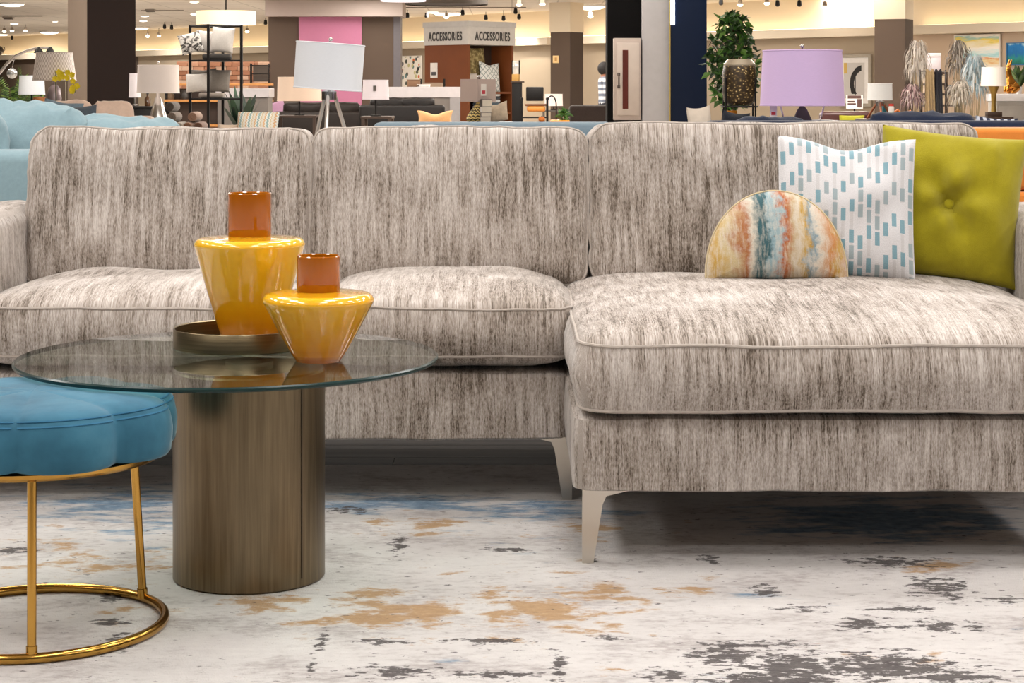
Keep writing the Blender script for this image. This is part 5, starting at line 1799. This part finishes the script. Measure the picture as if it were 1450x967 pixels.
# --- ficus and lantern
plant(1037, 22, 150, 74, 17, 'green ficus tree in a pot right of the navy panel', 'ficus', ('#3f6a2a', '#2a4c1e', '#5f8a38', '#1f3818'), .4, None, 12, 900)
lt = thing('lantern', 'woven brass and black lantern on a black stand before the ficus', 'lantern', (sx(1047, 14), 14, .74))
n = NT('pierced_brass')
u, v, _ = n.sep(n.coord('UV'))
vo = n.n('ShaderNodeTexVoronoi')
n.l(n.comb(n.math('MULTIPLY', u, 17), n.math('MULTIPLY', v, 20)), vo.inputs['Vector'])
vo.inputs['Scale'].default_value = 1.0
n.set(col=n.ramp(vo.outputs['Distance'], [(.16, '#d8c08a'), (.24, '#5b4726'), (.6, '#2d2214')]), rough=.4, metal=.3)
k_ = 14 / F
zl0, zl1 = sz(149, 14) - .74, sz(85, 14) - .74
rr = 24 * k_
pr = [(.001, zl0), (rr * .7, zl0), (rr * .92, zl0 + .03), (rr, zl0 + .1), (rr, zl1 - .09), (rr * .93, zl1 - .04), (rr * .72, zl1), (rr * .68, zl1), (.001, zl1 - .01)]
MB().lathe(pr, 36).build('body', n.m, lt)
MB().lathe([(rr * .70, zl1 - .002), (rr * .93, zl1 - .04), (rr * .94, zl1 - .03), (rr * .70, zl1 + .006), (rr * .70, zl1 - .002)], 36).build('rim', mat('#b5aa98', .35, .6), lt)
for q in (-145, -35, 35, 145):
    a = R(q)
    MB().tube([(rr * 1.06 * math.cos(a), rr * 1.06 * math.sin(a), 0), (rr * 1.06 * math.cos(a), rr * 1.06 * math.sin(a), zl0 + .2)], .007, 6).build('leg', M['black_metal'], lt)
MB().tube([(rr * 1.06 * math.cos(a), rr * 1.06 * math.sin(a), zl0 - .01) for a in [2 * math.pi * i / 32 for i in range(32)]], .007, 6, True).build('ring', M['black_metal'], lt)
side_table(sx(1014, 14), sx(1080, 14), 13.8, 14.35, .74, 'dark low table under the brass lantern')
t = thing('candle_holder', 'small amber candle holder on the low table behind the lantern', 'candle', (sx(1036, 14.22), 14.22, .74))
MB().lathe([(.001, 0), (.035, 0), (.045, .06), (.04, .14), (.036, .14), (.04, .06), (.001, .02)], 18).build('cup', mat('#d98a2c', .2), t)
MB().lathe([(.001, .02), (.03, .02), (.03, .10), (.001, .10)], 16).build('wax', M['white'], t)

# --- navy sofa directly behind the chaise with cushions along it
NV = fabric('#1f2940', .15, 60, .4)
t = thing('sofa', 'navy sofa behind the chaise end, seen from its low back', 'sofa', (sx(1220, 9), 9.45, FZ))
xa, xb = sx(1002, 9) - sx(1220, 9), sx(1480, 9) - sx(1220, 9)
zt = sz(171, 9) - FZ
MB().box(xa, xb, -.45, -.27, .12, zt, .03, 3).build('back_panel', NV, t)
MB().box(xa + .1, xb - .1, -.28, .42, .12, .32, .02).build('base', NV, t)
for q in (xa, xb - .18):
    MB().box(q, q + .18, -.28, .45, .12, .62, .04, 3).build('arm', NV, t)
for i in range(2):
    w2 = (xb - xa - .36) / 2
    MB().box(xa + .18 + i * w2 + .004, xa + .18 + (i + 1) * w2 - .004, -.25, .46, .32, .46, .04, 3).build('seat_cushion', NV, t)
for c0, w_, hh, sd in ((1092, .36, sz(169, 9.2) - FZ, 2), (1310, .5, sz(165, 9.2) - FZ, 3)):
    b, _ = puffy(w_, hh - .46, .07, .05, .05, .07, .02, sd, .01, 2.4, .6, 5, 8, 8)
    b.xf(TR(sx(c0, 9.2) - sx(1220, 9), -.19, (hh + .46) / 2, R(86))).build('back_cushion', NV, t)
for q in (xa + .08, xb - .08):
    for yy in (-.36, .36):
        MB().lathe([(.001, 0), (.018, 0), (.025, .12), (.001, .12)], 10, (q, yy, 0)).build('leg', M['darkwood'], t)
zsn = .46 + FZ
ysn = HY + (CH - zsn) * F / 9.5
cushion(1026, 155, ysn, 40, 9.50, 'black navy cushion at the left end of the navy sofa', fabric('#151a24', .15), 0, 8, -8, 0, .12)
cushion(1005, 148, ysn, 34, 9.62, 'cream cushion next to the navy display panel on the navy sofa', fabric('#cfc2b2', .12), 0, -6, -8, 0, .10)
cushion(1407, 164, ysn, 60, 9.50, 'navy and white ikat cushion on the navy sofa', print_material('ikat'), 0, 4, -8, 0, .12, group='cushions on the navy sofa')
cushion(1436, 167, ysn, 36, 9.56, 'pale blue cushion at the right end of the navy sofa', fabric('#9fb0c4', .1), 0, 2, -8, 0, .1, group='cushions on the navy sofa')

# --- lavender lamp
side_table(sx(1088, 10.8), sx(1184, 10.8), 10.55, 11.05, .86, 'dark narrow table under the lavender lamp')
tl = table_lamp(1136, 71, 150, 111, 119, 170, 10.8, 'legs', '#dcc0ea', 'table lamp with a large lavender linen shade behind the chaise', .12, True, 0, mat('#2e2826', .5))
price_tag(tl, (-.17, -.05, .02), .04, .06)

# --- red brown armchair with its cushion, card stand, copper tripod lamp and small things
couch(1162, 1234, 22, 158, 'dark red leather armchair below the brush stroke picture', mat('#4a2422', .35, 0, .2, 10), R(180), .42, .75, 1, 0, False, .58, name='leather_armchair')
cushion(1206, 163, 190, 36, 21.85, 'yellow green cushion behind the chaise, at the red leather armchair', fabric('#a3a02c', .12), 0, 0, 2, 0, .12)
t = thing('ottoman', 'olive ottoman under the yellow green cushion', 'ottoman', (sx(1206, 21.6), 21.6, FZ))
MB().box(-.2, .2, -.25, .36, .06, .50, .05, 3).build('cushion_top', fabric('#6c6a2e', .1), t)
MB().box(-.17, .17, -.22, .3, 0, .06).build('plinth', M['darkwood'], t, smooth=False)
picture(1188, 1236, 77, 151, 'framed picture of a black arched brush stroke beside the lavender lamp', 'brush', '#a39a8c', .13, .03, .08)
t = thing('card_stand', 'white printed card on a stand before the brush stroke picture', 'sign', (sx(1210, 30), 30, FZ))
zc0, zc1 = sz(154, 30) - FZ, sz(135, 30) - FZ
MB().box(-.13, .13, -.01, .01, zc0, zc1).build('card', M['white'], t, smooth=False)
for a_, b_, zz, zw in ((-.11, .10, .76, .08), (-.11, .0, .48, .04), (-.11, .02, .30, .04), (.04, .11, .1, .22)):
    q = zc0 + (zc1 - zc0) * zz
    MB().box(a_, b_, -.014, -.010, q, q + zw * .6).build('card_print', mat('#5a3f3a', .6), t, smooth=False)
MB().tube([(0, .015, 0.02), (0, .015, zc0 + .05)], .012, 6).build('pole', M['black_metal'], t)
MB().lathe([(.001, 0), (.12, 0), (.12, .02), (.001, .025)], 20).build('base', M['black_metal'], t)
side_table(sx(1222, 20), sx(1296, 20), 19.75, 20.45, .735, 'dark console table under the copper tripod lamp')
table_lamp(1246, 118, 142, 34, 35, 168.5, 20, 'tripod', '#e3e4e4', 'small lamp with a white drum shade on copper tripod legs', .06, False, 0, mat('#9a5a3c', .4, .4))
t = thing('teal_vase', 'teal faceted cone vase under the copper tripod lamp', 'vase', (sx(1251, 20.22), 20.22, .735))
MB().lathe([(.001, 0), (.055, 0), (.04, .07), (.012, .17), (.001, .17)], 7).build('body', mat('#1d5a63', .3), t, smooth=False)
MB().lathe([(.014, .165), (.016, .175), (.010, .175), (.008, .165)], 7).build('lip', mat('#1d5a63', .3), t, smooth=False)
t = thing('bottle', 'white bottle with a red cap right of the copper tripod lamp', 'bottle', (sx(1262, 19.9), 19.9, .735))
MB().lathe([(.001, 0), (.028, 0), (.03, .01), (.03, .12), (.024, .135), (.001, .135)], 18).build('body', M['white'], t)
MB().lathe([(.026, .135), (.026, .16), (.001, .16)], 16).build('cap', mat('#d2473c', .5), t)
MB().lathe([(.0305, .04), (.0305, .07)], 16).build('band', mat('#6fa77c', .5), t)
t = thing('ribbon_sculpture', 'orange curled ribbon sculpture right of the red capped bottle', 'sculpture', (sx(1278, 19.95), 19.95, .735))
MB().tube([(-.09, 0, .02), (-.085, 0, .07), (-.05, 0, .09), (-.02, 0, .05), (.01, .02, .03), (.05, .02, .06), (.08, .02, .08), (.095, .02, .03), (.06, .02, .015), (.0, .02, .015)], .018, 8).build('ribbon', mat('#c9702f', .5, 0, .2), t)
MB().box(-.10, .10, -.03, .05, 0, .012, .003).build('base', M['darkwood'], t)


# --- feathery plumes, shelf of boxes, throws, paintings, gold figure
def plume(px, yt, yb, wpx, Y, cols, lab, seed, droop=.3, n_=260, zvase=.62):
    rg = random.Random(seed)
    k = Y / F
    t = thing('plume_arrangement', lab, 'decor', (sx(px, Y), Y, FZ), 0, 'feathery plumes')
    zt, zb = sz(yt, Y) - FZ, sz(yb, Y) - FZ
    MB().lathe([(.001, 0), (.07, 0), (.10, zvase * .5), (.05, zvase), (.042, zvase), (.085, zvase * .5), (.001, .03)], 20).build('vase', mat('#cfc8c0', .5), t)
    st_, ft = MB(), MB()
    rw = wpx / 2 * k
    for i in range(7):
        a = 6.28 * i / 7
        st_.tube([(0, 0, zvase - .3), (rw * .3 * math.cos(a), rw * .3 * math.sin(a), zb), (rw * .55 * math.cos(a), rw * .55 * math.sin(a), zt - .12)], .004, 5)
    for i in range(n_):
        a = rg.uniform(0, 6.28)
        q = rg.uniform(.2, 1) ** .6
        v = rg.uniform(.35, 1)
        p = Vector((rw * q * .8 * math.cos(a) * (1 - .45 * (v > .85)), rw * q * .8 * math.sin(a) * (1 - .45 * (v > .85)), zb + (zt - zb) * v))
        L = (zt - zb) * rg.uniform(.2, .42)
        pts = [p, p + Vector((rw * .18 * math.cos(a), rw * .18 * math.sin(a), -L * .3)), p + Vector((rw * .26 * math.cos(a) + rg.uniform(-.02, .02), rw * .26 * math.sin(a), -L))]
        sd = Vector((-math.sin(a), math.cos(a), 0)) * rg.uniform(.004, .009)
        sd2 = Vector((math.cos(a), math.sin(a), 0)) * .003
        ft.add([pts[0] - sd, pts[0] + sd, pts[1] + sd + sd2, pts[1] - sd + sd2, pts[2]], [(0, 1, 2, 3), (3, 2, 4)], None, rg.randrange(len(cols)))
    st_.build('stem', mat('#8d7f5c', .8), t)
    stuff(ft.build('plume', [mat(c_, .95, 0, .2, 40) for c_ in cols], t, smooth=False))
    return t


plume(1300, 56, 126, 40, 24, ('#c9c1b8', '#a59d96', '#e0dad3'), 'tall grey cream feathery plume before the right brown pillar', 1)
plume(1292, 118, 160, 38, 22.6, ('#9a7f80', '#6d5557', '#b5a3a0'), 'short mauve feathery plume below the tall cream one', 2, zvase=.4)
plume(1358, 56, 116, 42, 24.5, ('#8f8882', '#b5aea6', '#6d6660'), 'grey feathery plume left of the yellow painting', 3)
plume(1380, 76, 152, 44, 24, ('#c3d0d6', '#a9bcc6', '#e2e6e6', '#8fa9b5'), 'pale blue white feathery plume before the yellow painting', 4, n_=300)
plume(1360, 112, 158, 40, 23.2, ('#c9c1b5', '#ddd6cc', '#aaa297'), 'cream feathery plume below the grey one', 5, zvase=.45)
sh = thing('stepped_shelf', 'stepped black shelf holding cream boxes at the right', 'shelf', (sx(1310, 28), 28, FZ))
k_ = 28 / F
zA, zB, zC = sz(102, 28) - FZ, sz(132, 28) - FZ, .30
wA, wB = 32 * k_, 52 * k_
for w_, z1_ in ((wA, zA), (wB, zB)):
    for xx in (0, w_ - .03):
        for yy in (0, .32):
            MB().box(xx, xx + .03, yy, yy + .03, 0, z1_).build('post', M['darkwood'], sh, smooth=False)
tops = [(wA, zA), (wA, sz(118, 28) - FZ), (wB, zB), (wB, sz(148, 28) - FZ), (wB, zC)]
for w_, z_ in tops:
    MB().box(0, w_, 0, .35, z_ - .03, z_).build('shelf', M['darkwood'], sh, smooth=False)
CR = mat('#d9c3a6', .7, 0, .08)
for px0, px1, ib, lab in ((1312, 1324, 1, 'cream box at the left of the upper step of the stepped shelf'), (1326, 1339, 1, 'cream box at the right of the upper step of the stepped shelf'), (1313, 1338, 2, 'long cream box in the middle of the stepped shelf'),
                          (1332, 1358, 3, 'cream box on the lower step of the stepped shelf, right'), (1313, 1329, 3, 'cream box on the lower step of the stepped shelf, left')):
    x0, x1 = sx(px0, 28), sx(px1, 28)
    z0_ = tops[ib][1] + FZ
    hh = {1: .12, 2: .13, 3: .14}[ib]
    t = thing('storage_box', lab, 'box', ((x0 + x1) / 2, 28.17, z0_), 0, 'cream storage boxes')
    a_ = (x1 - x0) / 2 - .004
    MB().box(-a_, a_, -.14, .14, 0, hh * .72, .006).build('body', CR, t)
    MB().box(-a_ - .003, a_ + .003, -.144, .144, hh * .72, hh, .006).build('lid', mat('#e2cfb5', .7), t)
t = thing('storage_box', 'white box on top of the stepped shelf', 'box', (sx(1326, 28), 28.17, zA + FZ))
MB().box(-.08, .08, -.1, .1, 0, .22, .008).build('body', mat('#d5cbd0', .6), t)
MB().box(-.085, .085, -.105, .105, .22, .28, .008).build('lid', mat('#ddd5d8', .6), t)
t = thing('serving_bowl', 'shallow white bowl on the lower top of the stepped shelf', 'bowl', (sx(1352, 28), 28.17, zB + FZ))
MB().lathe([(.001, 0.002), (.05, 0.002), (.13, .07), (.165, .12), (.155, .12), (.12, .075), (.001, .012)], 24).build('bowl', mat('#ece6e0', .35), t)
MB().lathe([(.158, .105), (.166, .121), (.158, .123)], 24).build('rim_stripe', mat('#5d6d78', .5), t)
lr = thing('throw_rail', 'pale metal rail rack carrying two hanging throws', 'rack', (sx(1320, 23), 23, FZ))
k_ = 23 / F
zr = sz(101, 23) - FZ
for a_ in (-17, 19):
    MB().tube([(a_ * k_, 0, .02), (a_ * k_, 0, zr + .02)], .010, 6).build('post', M['silver'], lr)
    MB().box(a_ * k_ - .02, a_ * k_ + .02, -.18, .18, 0, .02).build('foot', M['silver'], lr, smooth=False)
MB().tube([(-17 * k_, 0, zr), (19 * k_, 0, zr)], .010, 6).build('rail', M['silver'], lr)


def hung_throw(px0, px1, ybot, Y, col, lab, seed):
    x0, x1 = sx(px0, Y), sx(px1, Y)
    W_ = x1 - x0
    z0_ = sz(ybot, Y)
    b = MB()
    nu, nv = 20, 24
    for off in (0, .006):
        vv, fs = [], []
        for i in range(nu + 1):
            u = i / nu
            for j in range(nv + 1):
                v = j / nv * 2 - 1
                L = (zr + FZ - z0_)
                ln = abs(v) * L
                z_ = zr + FZ + .014 + off - max(0, ln - .02)
                sp = .018 + .05 * abs(v) + off
                yy = (1 if v > 0 else -1) * min(sp, abs(v) * .3) + .012 * math.sin(u * 17 + seed) * abs(v)
                vv.append((x0 + W_ * (u + .10 * abs(v) * (1 - .3 * u) * (1 if seed > 1 else .6)), Y + yy, z_ + .01 * math.sin(u * 9)))
        for i in range(nu):
            for j in range(nv):
                k = i * (nv + 1) + j
                fs.append((k, k + nv + 1, k + nv + 2, k + 1))
        b.add(vv, fs)
    o = b.build('hanging_throw', fabric(col, .3, 40, .6))
    return tag(o, lab, 'throw', 'throws on the rail')


hung_throw(1311, 1322, 164, 23, '#9a8462', 'tan throw hanging over the rail rack', 1)
hung_throw(1324, 1333, 168, 23, '#22222a', 'black throw hanging over the rail rack', 2)
picture(1354, 1419, 49, 96, 'abstract yellow, aqua and coral painting at the right', 'sunset', '#efe8dc', 0, .03, .02)
picture(1428, 1490, 60, 92, 'blue and teal painting cut by the right edge', 'ocean', '#2a6fa0', 0, .03, .02)
side_table(sx(1374, 22), sx(1426, 22), 21.7, 22.4, .735, 'dark side table under the gold trumpet lamp')
table_lamp(1407, 95, 122, 33, 36, 165, 22, 'trumpet', '#efe6dc', 'table lamp with a white drum shade on a gold trumpet base at the right', .12, False, 0, mat('#a98a4a', .3, .8))
t = thing('display_cabinet', 'grey cabinet with a white top at the right edge', 'cabinet', (sx(1410, 26), 26, FZ))
W_ = sx(1500, 26) - sx(1410, 26)
ztc = sz(133, 26) - FZ
MB().box(.02, W_, .03, .5, 0, ztc - .10, .006).build('body', mat('#9a958f', .6), t)
MB().box(0, W_ + .02, 0, .53, ztc - .10, ztc, .008).build('top', mat('#dedcdf', .4), t)
for xx in (.05, .45):
    MB().box(xx, xx + .37, .018, .03, .08, ztc - .16, .004).build('door', mat('#a39e98', .6), t)
g = thing('gold_figurine', 'shiny gold seated hare figurine on the grey cabinet at the right', 'figurine', (sx(1437, 26), 26.12, ztc + FZ), R(-70))
gm = bpy.data.meshes.new('body')
V = [(0, .02, .09), (0, -.03, .17), (0, -.06, .24), (0, -.075, .30), (0, -.12, .315), (.02, -.05, .40), (.025, -.03, .47), (-.02, -.05, .40), (-.025, -.03, .47), (.045, .03, .06), (.05, -.06, .018), (-.045, .03, .06), (-.05, -.06, .018), (.03, -.09, .12), (.03, -.11, .02), (-.03, -.09, .12), (-.03, -.11, .02), (0, .10, .07)]
E = [(0, 1), (1, 2), (2, 3), (3, 4), (3, 5), (5, 6), (3, 7), (7, 8), (0, 9), (9, 10), (0, 11), (11, 12), (1, 13), (13, 14), (1, 15), (15, 16), (0, 17)]
rad = [.085, .06, .04, .042, .022, .016, .01, .016, .01, .05, .025, .05, .025, .024, .018, .024, .018, .03]
gm.from_pydata(V, E, [])
go = bpy.data.objects.new('body', gm)
C.objects.link(go)
go.modifiers.new('skin', 'SKIN')
go.modifiers.new('sub', 'SUBSURF').levels = 2
for i, r_ in enumerate(rad):
    gm.skin_vertices[0].data[i].radius = (r_, r_)
gm.skin_vertices[0].data[0].use_root = True
m2 = bpy.data.meshes.new_from_object(go.evaluated_get(bpy.context.evaluated_depsgraph_get()))
bpy.data.objects.remove(go)
m2.materials.clear()
m2.materials.append(mat('#c98a3c', .2, .9, .1))
for p in m2.polygons:
    p.use_smooth = True
go = bpy.data.objects.new('body', m2)
C.objects.link(go)
go.parent = g
for sg in (-1, 1):
    MB().ball((sg * .028, -.10, .325), .007, 8).build('eye', M['black_metal'], g)
plant(1443, 84, 132, 36, 26.3, 'green spiky plant behind the gold figurine at the right edge', 'strap', ('#3f5f2e', '#5a7a3a', '#2d4a2a'), .10, M['white'], 6, 20, ztc + FZ)

# --- orange sofa behind the right arm
OR = fabric('#d98233', .08, 60, .3, .5)
t = thing('sofa', 'orange velvet sofa behind the right arm, seen from behind', 'sofa', (sx(1500, 7.2), 7.65, FZ))
xa, xb = sx(1366, 7.2) - sx(1500, 7.2), sx(1720, 7.2) - sx(1500, 7.2)
MB().box(xa, xb, -.45, -.27, .66, sz(181, 7.2) - FZ, .02, 3).build('back_panel', OR, t)
MB().box(xa, xb, -.46, -.27, .12, .655, .02, 3).build('back_panel', OR, t)
MB().box(xa + .1, xb - .1, -.28, .42, .12, .32, .02).build('base', OR, t)
for q in (xa, xb - .18):
    MB().box(q, q + .18, -.28, .45, .12, .62, .04, 3).build('arm', OR, t)
MB().box(xa + .184, xb - .184, -.25, .46, .32, .46, .04, 3).build('seat_cushion', OR, t)
for q in (xa + .08, xb - .08):
    for yy in (-.36, .36):
        MB().lathe([(.001, 0), (.018, 0), (.025, .12), (.001, .12)], 10, (q, yy, 0)).build('leg', M['darkwood'], t)
